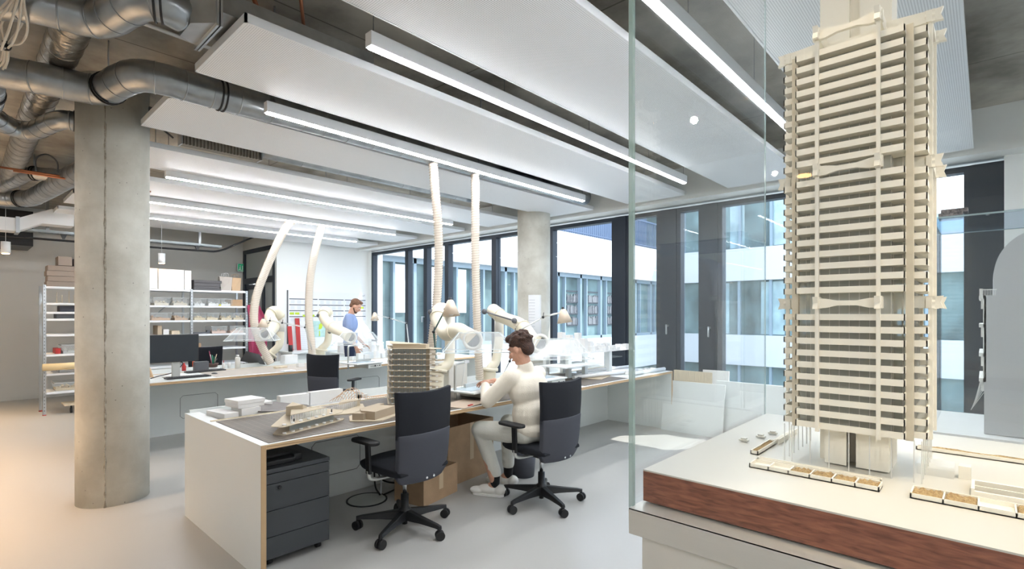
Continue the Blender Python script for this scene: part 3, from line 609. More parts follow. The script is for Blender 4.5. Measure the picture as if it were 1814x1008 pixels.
# ---------------- office chairs ----------------
def rr(w, h, r, n=6):
    P = []
    for cx, cy, a0 in ((w / 2 - r, h / 2 - r, 0), (-w / 2 + r, h / 2 - r, 90), (-w / 2 + r, -h / 2 + r, 180), (w / 2 - r, -h / 2 + r, 270)):
        for k in range(n + 1):
            a = math.radians(a0 + 90 * k / n); P.append((cx + r * math.cos(a), cy + r * math.sin(a)))
    return P
def make_chair(star):
    T = thing('office_chair', (0, 0, 0), 'x', 'chair', 'office chairs at the desks')
    for k in range(5):
        a = math.radians(star + 72 * k); c, s_ = math.cos(a), math.sin(a)
        lg = MB(); n_ = (-s_, c)
        P = []
        for r, w, zt, zb in ((.03, .030, .135, .07), (.16, .024, .115, .075), (.29, .018, .098, .072), (.325, .016, .09, .066)):
            P.append((r, w, zt, zb))
        vs = []
        for r, w, zt, zb in P:
            for sw, z in ((-1, zb), (1, zb), (.7, zt), (-.7, zt)): vs.append((r * c + n_[0] * w * sw, r * s_ + n_[1] * w * sw, z))
        fs = [(3, 2, 1, 0)] + [(i * 4 + j, i * 4 + (j + 1) % 4, i * 4 + 4 + (j + 1) % 4, i * 4 + 4 + j) for i in range(3) for j in range(4)] + [(12, 13, 14, 15)]
        lg.add(vs, fs); L_ = lg.build('leg', 'black_plastic', T, bevel=.004)
        q = R_.uniform(0, PI); ax = Vector((math.cos(q), math.sin(q), 0)); ct = Vector((.32 * c, .32 * s_, .03))
        w = MB().tube([ct + ax * .006, ct + ax * .024], .03, 18).tube([ct - ax * .006, ct - ax * .024], .03, 18).tube([ct, ct + Vector((0, 0, .06))], .009, 8).tube([ct - ax * .01, ct + ax * .01], .012, 10)
        w.build('castor', 'black_rubber', T)
    MB().lathe((0, 0, 0), [(.018, .035), (.018, .07), (.042, .07), (.042, .14), (.027, .15), (.027, .24), (.014, .24), (.014, .37)], 20).build('gas_lift', 'black_plastic', T)
    MB().lathe((0, 0, 0), [(.0142, .245), (.0142, .37)], 16).build('chrome_rod', 'chrome', T)
    MB().box(-.09, .09, -.16, .14, .37, .415).tube([(.05, .05, .39), (.28, .05, .385)], .006, 8).build('mechanism', 'black_plastic', T, bevel=.01)
    # seat: cushion with a waterfall front
    P = []
    for i, (y, z, w) in enumerate(((-.22, .45, .20), (-.20, .49, .22), (-.05, .495, .235), (.12, .50, .235), (.22, .495, .225), (.27, .47, .20))):
        P.append([(w * x, y - (.03 * x * x if y > .2 else 0), z - .012 * abs(x) ** 4) for x in (-1, -.94, -.5, 0, .5, .94, 1)])
    B = [[(x * .97, y, .425 if 0 < i < 5 else .44) for (x, y, z) in row] for i, row in enumerate(P)]
    se = MB(); se.grid(P); se.grid(B)
    per = [P[0][j] for j in range(7)] + [P[i][6] for i in range(1, 6)] + [P[5][j] for j in range(5, -1, -1)] + [P[i][0] for i in range(4, 0, -1)]
    pb = [B[0][j] for j in range(7)] + [B[i][6] for i in range(1, 6)] + [B[5][j] for j in range(5, -1, -1)] + [B[i][0] for i in range(4, 0, -1)]
    se.grid([per + per[:1], pb + pb[:1]]); se.build('seat', 'seat_fabric', T, sub=1)
    # back: one curved sheet, upper half black fabric, lower half grey cover
    def backs(z0, z1, n, off, th, wd):
        rows = []
        for i in range(n + 1):
            z = z0 + (z1 - z0) * i / n; t = (z - .38) / .58
            w = (.205 + .025 * t) * wd - .03 * max(0, (.08 - t) / .08) ** 2; y0 = -.235 - .03 * math.sin(t * PI) + .01 - .07 * max(0, t - .5)
            rows.append([(w * x, y0 + .045 * x * x - off, z + .012 * (x * x if i == n and z1 > .9 else 0)) for x in (-1, -.85, -.6, -.3, 0, .3, .6, .85, 1)])
        F_ = rows; K = [[(x, y + th, z) for x, y, z in r] for r in rows]; b_ = MB(); b_.grid(F_); b_.grid(K)
        b_.grid([[r[0] for r in F_], [r[0] for r in K]]); b_.grid([[r[-1] for r in F_], [r[-1] for r in K]]); b_.grid([F_[0], K[0]]); b_.grid([F_[-1], K[-1]])
        return b_
    backs(.665, .965, 6, 0, .035, 1).build('backrest', 'seat_fabric', T, bevel=.006)
    backs(.375, .70, 7, .006, .040, 1.0).build('back_cover', 'mesh_grey', T, bevel=.006)
    MB().bar((0, -.12, .39), (0, -.215, .41), .12, .025).build('back_bracket', 'black_plastic', T, bevel=.005)
    MB().lathe((-.03, -.262, .41), [(.008, 0), (.008, .004)], 10, axis=(0, -1, 0)).lathe((.03, -.262, .41), [(.008, 0), (.008, .004)], 10, axis=(0, -1, 0)).build('back_screw', 'chrome', T)
    for s_ in (-1, 1):
        A = MB(); A.tube(bez([(s_ * .10, .0, .39), (s_ * .22, .0, .395), (s_ * .275, .005, .41), (s_ * .285, .01, .46)], 5), .013, 10); ar = A.build('arm_rod', 'alu', T)
        MB().bar((s_ * .285, .005, .44), (s_ * .29, .01, .635), .018, .045, up=(0, 1, 0)).build('arm_post', 'black_plastic', T, bevel=.004)
        pd = MB(); pd.X = Matrix.Translation((s_ * .29, .035, .635)); pd.prism(rr(.085, .25, .042), 0, .022); pd.build('arm_pad', 'black_rubber', T, bevel=.007)
    return T
ch = make_chair(276); ch.location = (2.10, 2.93, 0); ch.rotation_euler = (0, 0, .05); ch['label'] = 'black office chair with grey lower back, empty, at the left of the near desk'
ch2 = make_chair(249 + 3); ch2.location = (3.11, 2.55, 0); ch2.rotation_euler = (0, 0, -.05); ch2['label'] = 'black office chair the person in white sits on'
ch3 = make_chair(20); ch3.location = (3.27, 6.09, 0); ch3.rotation_euler = (0, 0, -1.13); ch3['label'] = 'black office chair standing at the farther desk, back towards the camera'
ch4 = dup(ch3, (2.55, 8.5, 0), 2.9, 'black office chair behind the farther desk, near the monitor')
# waste bin behind the seated person's chair
T = thing('waste_bin', (3.48, 3.12, 0), 'small dark grey waste bin behind the chair of the seated person', 'bin')
MB().lathe((3.52, 3.10, 0), [(.10, .002), (.12, .27), (.112, .27), (.095, .01)], 28).build('bin_body', mat('bin_grey', (70, 72, 80), .5), T)

# ---------------- cardboard boxes under the desk ----------------
def openbox(name, c, d, rz, label, cat='box', m='cardboard', tape=True, flaps=True, group='cardboard boxes under the near desk'):
    T = thing(name, c, label, cat, group, rz=rz); X = Matrix.Translation(c) @ Matrix.Rotation(rz, 4, 'Z'); w, l, h = d; t = .005
    b_ = MB(); b_.X = X
    b_.box(-w / 2, w / 2, -l / 2, l / 2, 0, t).box(-w / 2, -w / 2 + t, -l / 2, l / 2, t, h).box(w / 2 - t, w / 2, -l / 2, l / 2, t, h).box(-w / 2 + t, w / 2 - t, -l / 2, -l / 2 + t, t, h).box(-w / 2 + t, w / 2 - t, l / 2 - t, l / 2, t, h)
    b_.build('carton', m, T)
    if flaps:
        f = MB(); f.X = X; f.bar((w / 2, 0, h), (w / 2 + .01, 0, h - min(.12, h * .4)), .004, l * .96, up=(0, 1, 0)); f.bar((-w / 2, 0, h), (-w / 2 - .02, 0, h + .07), .004, l * .9, up=(0, 1, 0)); f.build('flap', m, T)
    if tape:
        tp = MB(); tp.X = X; tp.box(-.025, .025, -l / 2 - .001, -l / 2, h * .35, h).build('tape', 'tape', T)
    return T
openbox('cardboard_box', (2.60, 3.33, 0), (.42, .30, .24), .2, 'low open cardboard box with tape, behind the left office chair')
openbox('cardboard_box', (3.12, 3.60, 0), (.62, .44, .50), .12, 'tall open cardboard box beside the legs of the seated person')
# leaning boards right of the near desk end
for i, (y0, y1, x, h, lean, m_, t) in enumerate(((3.05, 2.28, 6.12, .62, .10, 'white_laminate', 'large white board leaning under the window, left one with a diagonal edge'), (2.42, 1.55, 6.22, .66, .08, 'white_laminate', 'large white board leaning under the window, right of the first'), (3.0, 2.5, 6.34, .74, .04, 'pale_wood', 'grey brown board behind the leaning white boards'), (2.62, 2.3, 6.36, .77, .03, 'model_white', 'small white board standing behind the leaning boards'))):
    o = MB().add([(x, y0, 0), (x, y1, 0), (x + lean, y1, h), (x + lean, y0, h), (x + .02, y0, 0), (x + .02, y1, 0), (x + lean + .02, y1, h), (x + lean + .02, y0, h)], [(0, 1, 2, 3), (7, 6, 5, 4), (0, 4, 5, 1), (1, 5, 6, 2), (2, 6, 7, 3), (3, 7, 4, 0)]).build('leaning_board', m_)
    tag(o, t, 'board', 'boards leaning at the window')
# ---------------- extraction arms, hoses, hoods ----------------
def hose(name, pts, r, label):
    P = bez(pts, 14); Q = [P[0]]
    # resample at the coil pitch
    L_ = 0; out = []; step = .0125
    for i in range(1, len(P)):
        a, b_ = P[i - 1], P[i]; d = (b_ - a).length; t = 0
        while L_ + (d - t) >= step:
            t += step - L_; L_ = 0; out.append(a + (b_ - a) * (t / d))
        L_ += d - t
    rs = [r * (1.0 if i % 2 else .80) for i in range(len(out))]
    hx = []; kk = 0
    for i in range(len(out) - 1):
        t_ = (out[i + 1] - out[i]).normalized(); u_ = t_.cross(Vector((0, 1, 0))).normalized(); v_ = t_.cross(u_)
        for s_ in range(6):
            a_ = PI * (i + s_ / 6); hx.append(out[i].lerp(out[i + 1], s_ / 6) + (u_ * math.cos(a_) + v_ * math.sin(a_)) * r * 1.0)
    o = MB().tube(out, rs, 18).build(name, mat('hose_cloth', (228, 218, 204), .7, bump=.1, bscale=200)); tag(o, label, 'hose', 'ribbed extraction hoses')
    MB().tube(hx, .0021, 5).build('wire_coil', mat('coil_tan', (184, 168, 148), .6), o)
    return o
hose('extraction_hose', [(3.06, 3.86, 3.24), (3.082, 3.86, 2.999), (3.125, 3.88, 2.69), (3.199, 3.92, 2.326), (3.231, 3.95, 1.946), (3.227, 3.98, 1.559), (3.178, 3.98, 1.227), (3.15, 3.98, 0.954)], .045, 'ribbed cream hose hanging left of the pair above the near desk')
hose('extraction_hose', [(3.74, 3.86, 3.24), (3.639, 3.86, 3.041), (3.639, 3.86, 2.722), (3.677, 3.9, 2.091), (3.712, 3.92, 1.564), (3.738, 3.93, 1.209), (3.799, 3.96, 0.774)], .045, 'straight ribbed cream hose hanging right of the pair above the near desk')
hose('extraction_hose', [(3.95, 8.0, 3.2), (3.613, 7.92, 2.946), (3.476, 7.85, 2.832), (3.28, 7.75, 2.527), (3.029, 7.65, 2.006), (2.909, 7.6, 1.678), (2.867, 7.55, 1.359), (2.924, 7.5, 1.082), (3.058, 7.45, 0.759)], .058, 'long curved cream hose bending down to the farther desk, leftmost')
hose('extraction_hose', [(4.35, 8.0, 3.2), (4.121, 7.95, 3.019), (4.021, 7.85, 2.884), (3.849, 7.75, 2.408), (3.751, 7.7, 1.959), (3.685, 7.6, 1.436), (3.671, 7.5, 1.095), (3.665, 7.45, 0.843)], .058, 'slightly curved cream hose behind the empty chair at the farther desk')

def arm(base, label, post, upper, r0=.05, r1=.062, knob=None, knob2=None):
    """post: points of the lower elbow and upright, upper: points of the swung arm down to the hood"""
    T = thing('fume_extractor', base, label, 'extraction arm', 'cream fume extractors')
    P = bez(post, 8); MB().tube(P, [r1 * 1.15 if i < 8 else r0 for i in range(len(P))], 20).build('lower_elbow', 'cream_plastic', T)
    a, b_ = Vector(post[-2]), Vector(post[-1])
    MB().tube([a.lerp(b_, .05), a.lerp(b_, .8)], r0 * 1.02, 20).build('upright_tube', 'pale_tube', T)
    v = Vector(post[0]); v2 = Vector(post[1]); d = (v - v2).normalized()
    MB().tube([v2 + d * .01, v2 - d * .02], r1 * 1.42, 24).build('joint_disc', 'cream_plastic', T)
    # upper arm split into elbow pieces with raised joint rings
    U = bez(upper, 8); n = len(U); rs = [r1 * (1.12 if (i // 8) % 2 == 0 else .96) for i in range(n)]
    for i in range(n): rs[i] = r1 * (1.0 + .16 * math.sin(i / (n - 1) * PI * 2.6) ** 2)
    MB().tube(U, rs, 22).build('upper_arm', 'cream_plastic', T)
    rg = MB()
    for f in (.3, .62):
        i = int(f * (n - 1)); t = (U[min(i + 1, n - 1)] - U[i - 1]).normalized(); MB
        MB().tube([U[i] - t * .007, U[i] + t * .007], rs[i] + .009, 24).build('joint_ring', 'cream_plastic', T)
    k0 = Vector(upper[0]); t = (Vector(upper[0]) - Vector(upper[1])).normalized()
    kp = Vector(knob) if knob else k0 + t * .03
    MB().ball(kp, .03, 14).build('knob', 'dark_grey', T)
    if knob2: MB().tube([kp, Vector(knob2)], .008, 8).ball(knob2, .028, 14).build('spring_rod', 'dark_grey', T)
    e = Vector(upper[-1]); t = (e - Vector(upper[-2])).normalized()
    MB().lathe(e, [(.075, -.02), (.085, .0), (.085, .03), (.06, .03), (.055, -.02)], 26, axis=(-F0[0], -F0[1], .15)).build('hood_ring', 'pale_tube', T)
    MB().lathe(e, [(.0, .012), (.056, .012)], 26, axis=(-F0[0], -F0[1], .15)).build('ring_mouth', 'mouth_grey', T)
    return T
F0 = (.736, .677)
def hood(c, L1, W1, L2, W2, H, rz, label, T=None):
    """clear flared hood: base rectangle L1 x W1, top L2 x W2, open below"""
    X = Matrix.Translation(c) @ Matrix.Rotation(rz, 4, 'Z')
    b0 = [(-L1 / 2, -W1 / 2, 0), (L1 / 2, -W1 / 2, 0), (L1 / 2, W1 / 2, 0), (-L1 / 2, W1 / 2, 0)]; o_ = (W1 - W2) * .25
    t0 = [(-L2 / 2, -W2 / 2 + o_, H), (L2 / 2, -W2 / 2 + o_, H), (L2 / 2, W2 / 2 + o_, H), (-L2 / 2, W2 / 2 + o_, H)]
    h = MB(); h.X = X; h.add(b0 + t0, [(0, 1, 5, 4), (1, 2, 6, 5), (2, 3, 7, 6), (3, 0, 4, 7), (4, 5, 6, 7)])
    o = h.build('clear_hood', 'acrylic', solid=.004) if T is None else h.build('clear_hood', 'acrylic', T, solid=.004)
    ed = MB(); ed.X = X
    for i in range(4):
        ed.bar(b0[i], b0[(i + 1) % 4], .006); ed.bar(t0[i], t0[(i + 1) % 4], .0045); ed.bar(b0[i], t0[i], .0045)
    ed.build('edge', mat('acrylic_rim', (226, 234, 234), .25), o if T is None else T)
    return o
A1 = arm((3.389, 4.116, 0.695), 'cream extraction arm with knobs behind the triangular tower model', [(3.147, 3.89, 0.754), (3.181, 3.898, 0.914), (3.297, 3.875, 0.994), (3.337, 3.905, 1.224), (3.37, 3.944, 1.515)], [(3.35, 3.921, 1.492), (3.221, 3.913, 1.508), (3.13, 3.835, 1.416), (3.051, 3.625, 1.295), (3.028, 3.429, 1.325), (2.974, 3.266, 1.297), (2.944, 3.151, 1.249)], knob=(3.114, 3.926, 1.486), knob2=(3.024, 3.625, 1.265))
hood((2.927, 3.051, 1.165), .60, .36, .34, .16, .15, -.70, 'hood', A1)
A2 = arm((3.749, 3.724, 0.695), 'cream extraction arm reaching over the head of the seated person', [(3.916, 3.941, 0.704), (3.924, 3.932, 0.868), (4.001, 3.923, 0.955), (4.062, 3.93, 1.198), (4.097, 3.965, 1.507)], [(4.083, 3.951, 1.476), (3.949, 3.905, 1.506), (3.906, 3.73, 1.435), (3.854, 3.491, 1.379), (3.81, 3.317, 1.304), (3.744, 3.168, 1.223), (3.71, 3.057, 1.197)], knob=(3.848, 3.941, 1.494), knob2=(3.754, 3.423, 1.403))
hood((3.731, 2.887, 1.068), .62, .38, .36, .18, .17, -.70, 'hood', A2)
A3 = arm((3.468, 8.383, 0.695), 'cream extraction arm on the farther desk beside the curved hose', [(3.212, 8.029, 0.752), (3.28, 8.029, 0.851), (3.394, 7.979, 0.985), (3.433, 8.01, 1.174), (3.461, 8.054, 1.47)], [(3.452, 8.034, 1.418), (3.347, 8.03, 1.505), (3.259, 7.978, 1.436), (3.209, 7.737, 1.287), (3.092, 7.569, 1.211), (2.965, 7.411, 1.186)], .055, .075, knob=(3.235, 8.003, 1.436), knob2=(3.154, 7.723, 1.321))
hood((2.769, 7.329, 1.11), .62, .40, .36, .2, .17, -.6, 'hood', A3)
A4 = arm((4.331, 8.355, 0.695), 'cream extraction arm on the farther desk in front of the standing person', [(3.961, 7.806, 0.751), (3.973, 7.793, 0.895), (4.071, 7.76, 1.018), (4.114, 7.787, 1.252), (4.145, 7.827, 1.507)], [(4.13, 7.799, 1.47), (4.04, 7.794, 1.506), (3.961, 7.658, 1.399), (3.957, 7.367, 1.262), (3.948, 7.082, 1.2), (3.934, 6.801, 1.125)], .055, .075, knob=(3.901, 7.724, 1.443), knob2=(3.921, 7.406, 1.193))
hood((3.921, 6.594, 1.035), .70, .42, .4, .2, .17, -.6, 'hood', A4)
# folded clear plastic sheet standing behind the rear hood
o = MB().add([(4.167, 7.138, 1.158), (4.207, 6.947, 1.367), (4.156, 6.708, 1.27), (4.173, 6.541, 1.092), (4.024, 6.555, 1.113), (4.088, 6.781, 1.204)], [(0, 1, 5), (1, 2, 5), (2, 3, 4, 5)]).build('plastic_sheet', mat('milky_plastic', (232, 236, 240), .3, alpha=.7), solid=.003)
tag(o, 'crumpled milky plastic sheet propped above the rear clear hood', 'plastic sheet')

# ---------------- articulated desk lamps ----------------
def lamp(base, joints, head, aim, label, rod='alu', hr=.075):
    T = thing('desk_lamp', base, label, 'lamp', 'articulated desk lamps')
    b_ = Vector(base); MB().lathe(b_, [(.045, 0), (.045, .01), (.02, .014), (.012, .05)], 20).build('clamp_base', rod, T)
    P = [b_ + Vector((0, 0, .04))] + [Vector(j) for j in joints] + [Vector(head)]
    for i in range(len(P) - 1):
        MB().tube([P[i], P[i + 1]], .0065, 8).tube([P[i] + Vector((.014, 0, .012)), P[i + 1] + Vector((.012, 0, .01))], .0025, 6).build('arm_rod', rod, T)
    for j in P[1:-1]: MB().ball(j, .014, 10).bar(Vector(j), Vector(j) + Vector((.01, 0, .045)), .005).build('joint', 'black_plastic', T)
    h = Vector(head); ax = Vector(aim).normalized()
    MB().lathe(h, [(hr * .28, -.03), (hr * .42, -.015), (hr * .55, .01), (hr, hr * 1.35), (hr * .96, hr * 1.35), (hr * .5, .02), (hr * .2, .0)], 26, axis=ax).build('lamp_shade', mat('lamp_beige', (216, 200, 180), .4, .2), T)
    MB().ball(h + ax * hr * .95, hr * .42, 14).build('bulb', 'model_white', T)
    MB().tube([h + ax * -.02, h + ax * -.05], .012, 10).build('swivel', 'black_plastic', T)
    return T
lamp((3.771, 4.63, 0.745), [(2.848, 3.551, 1.312), (2.788, 3.32, 1.508)], (2.784, 3.251, 1.554), (-.05, -.15, -1), 'desk lamp with beige shade left of the near clear hood', 'teal_paint', .074)
lamp((4.284, 4.073, 0.745), [(3.628, 3.367, 1.015), (3.624, 3.298, 1.288), (3.806, 3.1, 1.438)], (3.937, 2.958, 1.486), (.1, -.1, -1), 'desk lamp with beige shade reaching right of the far column')
lamp((3.754, 7.558, 0.745), [(3.385, 7.102, 1.278), (3.125, 7.237, 1.344), (2.987, 7.313, 1.376)], (2.903, 7.331, 1.369), (-.1, -.1, -1), 'desk lamp with silvery shade beside the curved hose', 'alu', .07)
lamp((5.041, 6.895, 0.745), [(5.136, 7.119, 1.31), (4.887, 7.242, 1.396)], (4.668, 7.333, 1.461), (-.1, -.2, -1), 'small desk lamp with beige shade in front of the left window', 'alu', .07)
lamp((4.239, 7.031, 0.745), [(2.912, 4.22, 1.054)], (2.949, 4.179, 1.076), (0, 0, -1), 'low folded desk lamp arm hidden behind the triangular tower') if False else None

# ---------------- hot wire cutters ----------------
def cutter(c, rz, label):
    T = thing('foam_cutter', c, label, 'foam cutter', 'hot wire foam cutters', rz=rz); X = Matrix.Translation(c) @ Matrix.Rotation(rz, 4, 'Z')
    def mb(): q = MB(); q.X = X; return q
    mb().box(-.02, .20, -.17, .13, .006, .06).build('control_box', 'alu', T, bevel=.003)
    mb().box(-.015, .195, -.1715, -.17, .010, .056).build('front_plate', mat('plate_grey', (196, 198, 192), .5), T)
    k = mb()
    for x, r in ((.02, .004), (.045, .004), (.065, .004), (.09, .011), (.13, .004), (.165, .007)): k.lathe((x, -.172, .034), [(r, 0), (r, .008)], 12, axis=(0, -1, 0))
    k.build('control_knobs', 'black_plastic', T)
    mb().box(-.21, .21, -.19, .17, .065, .078).build('table_plate', 'white_laminate', T, bevel=.003)
    mb().box(-.15, .16, -.11, .11, .078, .0795).build('glass_top', mat('pale_screen', (190, 206, 214), .15), T)
    mb().box(-.02, .21, .06, .085, .0795, .11).build('fence', 'alu', T)
    a = mb(); a.tube(bez([(-.17, .05, .0), (-.17, .05, .10), (-.17, .05, .26), (-.165, .05, .29), (-.14, .05, .30), (-.02, .06, .305)], 5), .012, 10); a.build('wire_arm', 'alu', T)
    mb().box(-.05, .01, .045, .075, .295, .32).build('wire_holder', 'white_metal', T)
    mb().tube([(-.03, .06, .30), (-.08, .06, .08)], .0012, 5).build('hot_wire', 'steel', T)
    return T
cutter((3.06, 3.28, .746), .12, 'hot wire foam cutter with control knobs in front of the seated person')
cutter((4.05, 3.34, .746), .0, 'hot wire foam cutter to the right of the seated person')
cutter((3.704, 6.144, 0.746), .12, 'hot wire foam cutter on the farther desk right of the empty chair')
# ---------------- display plinth, glass case and the tall tower model ----------------
ZP = 1.05
m, N, L, b = base_nodes('mahogany', .38)
tc = N.new('ShaderNodeTexCoord'); mp = N.new('ShaderNodeMapping'); mp.inputs['Scale'].default_value = (9, 9, 60); L.new(tc.outputs['Object'], mp.inputs[0])
n = N.new('ShaderNodeTexNoise'); n.inputs['Scale'].default_value = 2.2; n.inputs['Detail'].default_value = 8; n.inputs['Distortion'].default_value = .6; L.new(mp.outputs[0], n.inputs[0])
r = N.new('ShaderNodeValToRGB'); r.color_ramp.elements[0].position = .3; r.color_ramp.elements[0].color = lin((108, 62, 48)); r.color_ramp.elements[1].position = .7; r.color_ramp.elements[1].color = lin((166, 104, 80)); L.new(n.outputs[0], r.inputs[0]); L.new(r.outputs[0], b.inputs['Base Color'])
mat('plinth_paint', (222, 220, 212), .55); mat('brushed_band', (214, 214, 208), .34, .25, bump=.08, bscale=12, vstretch=(1, .05, 8))
mat('deck', (204, 202, 194), .45)
mat('ivory', (243, 238, 226), .55, bump=.06, bscale=90)
T = thing('display_plinth', (1.78, .02, 0), 'pale plinth with a metal band carrying the glass case in the right foreground', 'plinth')
MB().box(1.228, 2.36, -.70, .665, 0, .895).build('base', 'plinth_paint', T)
MB().box(1.205, 2.38, -.72, .692, .893, .962).box(1.205, 2.38, -.72, .692, .955, .962).build('metal_band', 'brushed_band', T, bevel=.002)
# model board: reddish wood edge, pale deck
T = thing('model_board', (1.8, .02, .975), 'thick board with reddish wood edge and ivory deck under the tower model', 'board')
MB().box(1.265, 2.33, -.68, .682, .966, 1.046).build('wood_edge', 'mahogany', T)
MB().box(1.265, 2.33, -.68, .682, 1.046, 1.05).build('deck', 'deck', T)
MB().box(1.30, 2.30, -.66, .65, .962, .966).build('shadow_gap', 'black_plastic', T)
# glass case
T = thing('glass_case', (1.8, .0, .962), 'tall clear glass case enclosing the tower model in the right foreground', 'glass case')
X0, X1, Y0, Y1, Z0, Z1, t = 1.222, 2.365, -.705, .70, .955, 2.84, .008
MB().box(X0, X0 + t, Y0, Y1 - t, Z0, Z1).build('front_pane', 'clear_glass', T)
MB().box(X0 + t, X1 - t, Y1 - t, Y1, Z0, Z1).build('side_pane', 'clear_glass', T)
MB().box(X1 - t, X1, Y0, Y1, Z0, Z1).build('rear_pane', 'clear_glass', T)
MB().box(X0 + t, X1 - t, Y0, Y0 + t, Z0, Z1).build('side_pane', 'clear_glass', T)
MB().box(X0, X1, Y0, Y1, Z1, Z1 + t).build('lid', 'clear_glass', T)
g, N, L, b = base_nodes('glass_edge', .06); b.inputs['Base Color'].default_value = lin((168, 194, 190)); b.inputs['Alpha'].default_value = .55; b.inputs['Specular IOR Level'].default_value = .9
MB().box(X0 - .001, X0 + .012, Y1 - .011, Y1 + .001, Z0, Z1).build('polished_edge', 'glass_edge', T)
MB().box(X1 - .004, X1 + .001, Y1 - .004, Y1 + .001, Z0, Z1).build('polished_edge', mat('glass_edge_pale', (190, 208, 206), .1, alpha=.5), T)
# small spotlights of the case, in its lid
for i, (x, y) in enumerate(((1.40, .30), (1.42, -.30), (2.1, -.4))):
    S = thing('case_spotlight', (x, y, 2.80), 'small round spotlight in the lid of the glass case, %s' % ('left one', 'right one', 'rear one')[i], 'light', 'case spotlights')
    MB().cyl((x, y), .022, 2.80, 2.838, 16).build('lamp_body', 'white_metal', S); MB().cyl((x, y), .016, 2.797, 2.80, 14).build('bulb', 'warm_bulb', S)
    spot(x, y, 2.79, (12, 46, 34)[i], (1, .82, .58), (50, 60, 70)[i], tgt=(1.60, (.1, -.25, -.2)[i], 1.05))

# tall tower model
CX, CY = 1.772, .272
T = thing('tower_model', (CX, CY, ZP), 'tall ivory architectural model of a tower with stacked balcony bands and cross beams', 'architectural model')
def plus(a, h, d=0):
    """plus shaped outline: block half width h, reach a, grown by d"""
    a += d; h += d
    return [(CX - a, CY - h), (CX - h, CY - h), (CX - h, CY - a), (CX + h, CY - a), (CX + h, CY - h), (CX + a, CY - h), (CX + a, CY + h), (CX + h, CY + h), (CX + h, CY + a), (CX - h, CY + a), (CX - h, CY + h), (CX - a, CY + h)]
A_, H_ = .163, .122
segs = [(1.164, 10), (1.5346, 10), (1.888, 10)]
step = .0330
def loop_wall(mb_, P, z0, z1, th):
    """thin upright band following a closed outline"""
    n = len(P)
    for i in range(n):
        a, b_ = Vector((*P[i], 0)), Vector((*P[(i + 1) % n], 0)); d = (b_ - a).normalized()
        mb_.bar(a + Vector((0, 0, (z0 + z1) / 2)) - d * th / 2, b_ + Vector((0, 0, (z0 + z1) / 2)) + d * th / 2, th, z1 - z0)
k = 0
floors = []
for z, n in segs:
    for i in range(n):
        zz = z + step * i - .008; floors.append(zz)
        fb = MB(); loop_wall(fb, plus(A_, H_), zz, zz + .0165, .003)
        fb.prism(plus(A_, H_, -.001), zz, zz + .0022)
        fb.build('balcony_band', 'ivory', T)
# set back glazing of every storey
gl = MB(); P = plus(A_ - .03, H_ - .03)
for i in range(12):
    a, b_ = P[i], P[(i + 1) % 12]; n = max(1, round(math.dist(a, b_) / .024))
    for j in range(n):
        x = a[0] + (b_[0] - a[0]) * j / n; y = a[1] + (b_[1] - a[1]) * j / n; gl.box(x - .0006, x + .0006, y - .0006, y + .0006, 1.155, 2.2)
gl.build('glazing_bars', 'model_white', T)
MB().prism(plus(A_ - .031, H_ - .031), 1.156, 2.195).build('glazing', mat('tinted_acrylic', (236, 240, 234), .25, alpha=.5), T)
co = MB().box(CX - .055, CX + .055, CY - .085, CY - .012, ZP, 2.62).box(CX - .055, CX + .055, CY + .012, CY + .085, ZP, 2.62).box(CX - .04, CX + .04, CY - .012, CY + .012, ZP, 2.62)
co.build('core', 'ivory', T)
MB().box(CX - .112, CX - .108, CY - .085, CY - .012, ZP + .004, 1.155).box(CX - .112, CX - .108, CY + .010, CY + .062, ZP + .004, 1.155).box(CX - .108, CX - .05, CY - .085, CY - .081, ZP + .004, 1.155).box(CX - .108, CX - .05, CY + .058, CY + .062, ZP + .004, 1.155).build('lobby_wall', 'ivory', T)
# slender external columns in pairs on each face
cs = .069
cols = []
for s1 in (-1, 1):
    for s2 in (-1, 1):
        cols += [(CX + s1 * (A_ + .004), CY + s2 * cs), (CX + s2 * cs, CY + s1 * (A_ + .004))]
for x, y in cols: MB().box(x - .0045, x + .0045, y - .0045, y + .0045, 1.148, 2.245).build('column', 'ivory', T)
for s1 in (-1, 1):
    for s2 in (-1, 1):
        x, y = CX + s1 * (H_ + .010), CY + s2 * (H_ + .008); MB().box(x - .008, x + .008, y - .008, y + .008, 1.15, 2.2).build('corner_pier', mat('pier_brown', (214, 204, 184), .6), T)
# cross beams: four levels, waisted in the middle, notched ends
def beam(mid, axis, z, short=False):
    e = .193; hh = .0165; wst = .0075
    prof = [(-e, hh), (-e + .006, 0), (-e, -hh), (-e + .022, -hh + .003), (-cs - .012, -hh * 1.0), (-cs + .02, -hh), (-.022, -wst), (.022, -wst), (cs - .02, -hh), (cs + .012, -hh), (e - .022, -hh + .003), (e, -hh), (e - .006, 0), (e, hh), (e - .022, hh - .002), (cs + .01, hh * 1.25), (cs - .02, hh * .9), (.022, wst), (-.022, wst), (-cs + .02, hh * .9), (-cs - .01, hh * 1.25), (-e + .022, hh - .002)]
    if short: e2 = cs + .010; prof = [(-e2, .014), (-e2, -.014), (-cs + .02, -.013), (-.022, -.0065), (.022, -.0065), (cs - .02, -.013), (e2, -.014), (e2, .014), (cs - .02, .012), (.022, .0065), (-.022, .0065), (-cs + .02, .012)]
    if axis == 'y': MB().extr(prof, (mid - .006, CY, z), (0, 1, 0), (0, 0, 1), (1, 0, 0), .012).build('cross_beam', 'ivory', T)
    else: MB().extr(prof, (CX, mid - .006, z), (1, 0, 0), (0, 0, 1), (0, 1, 0), .012).build('cross_beam', 'ivory', T)
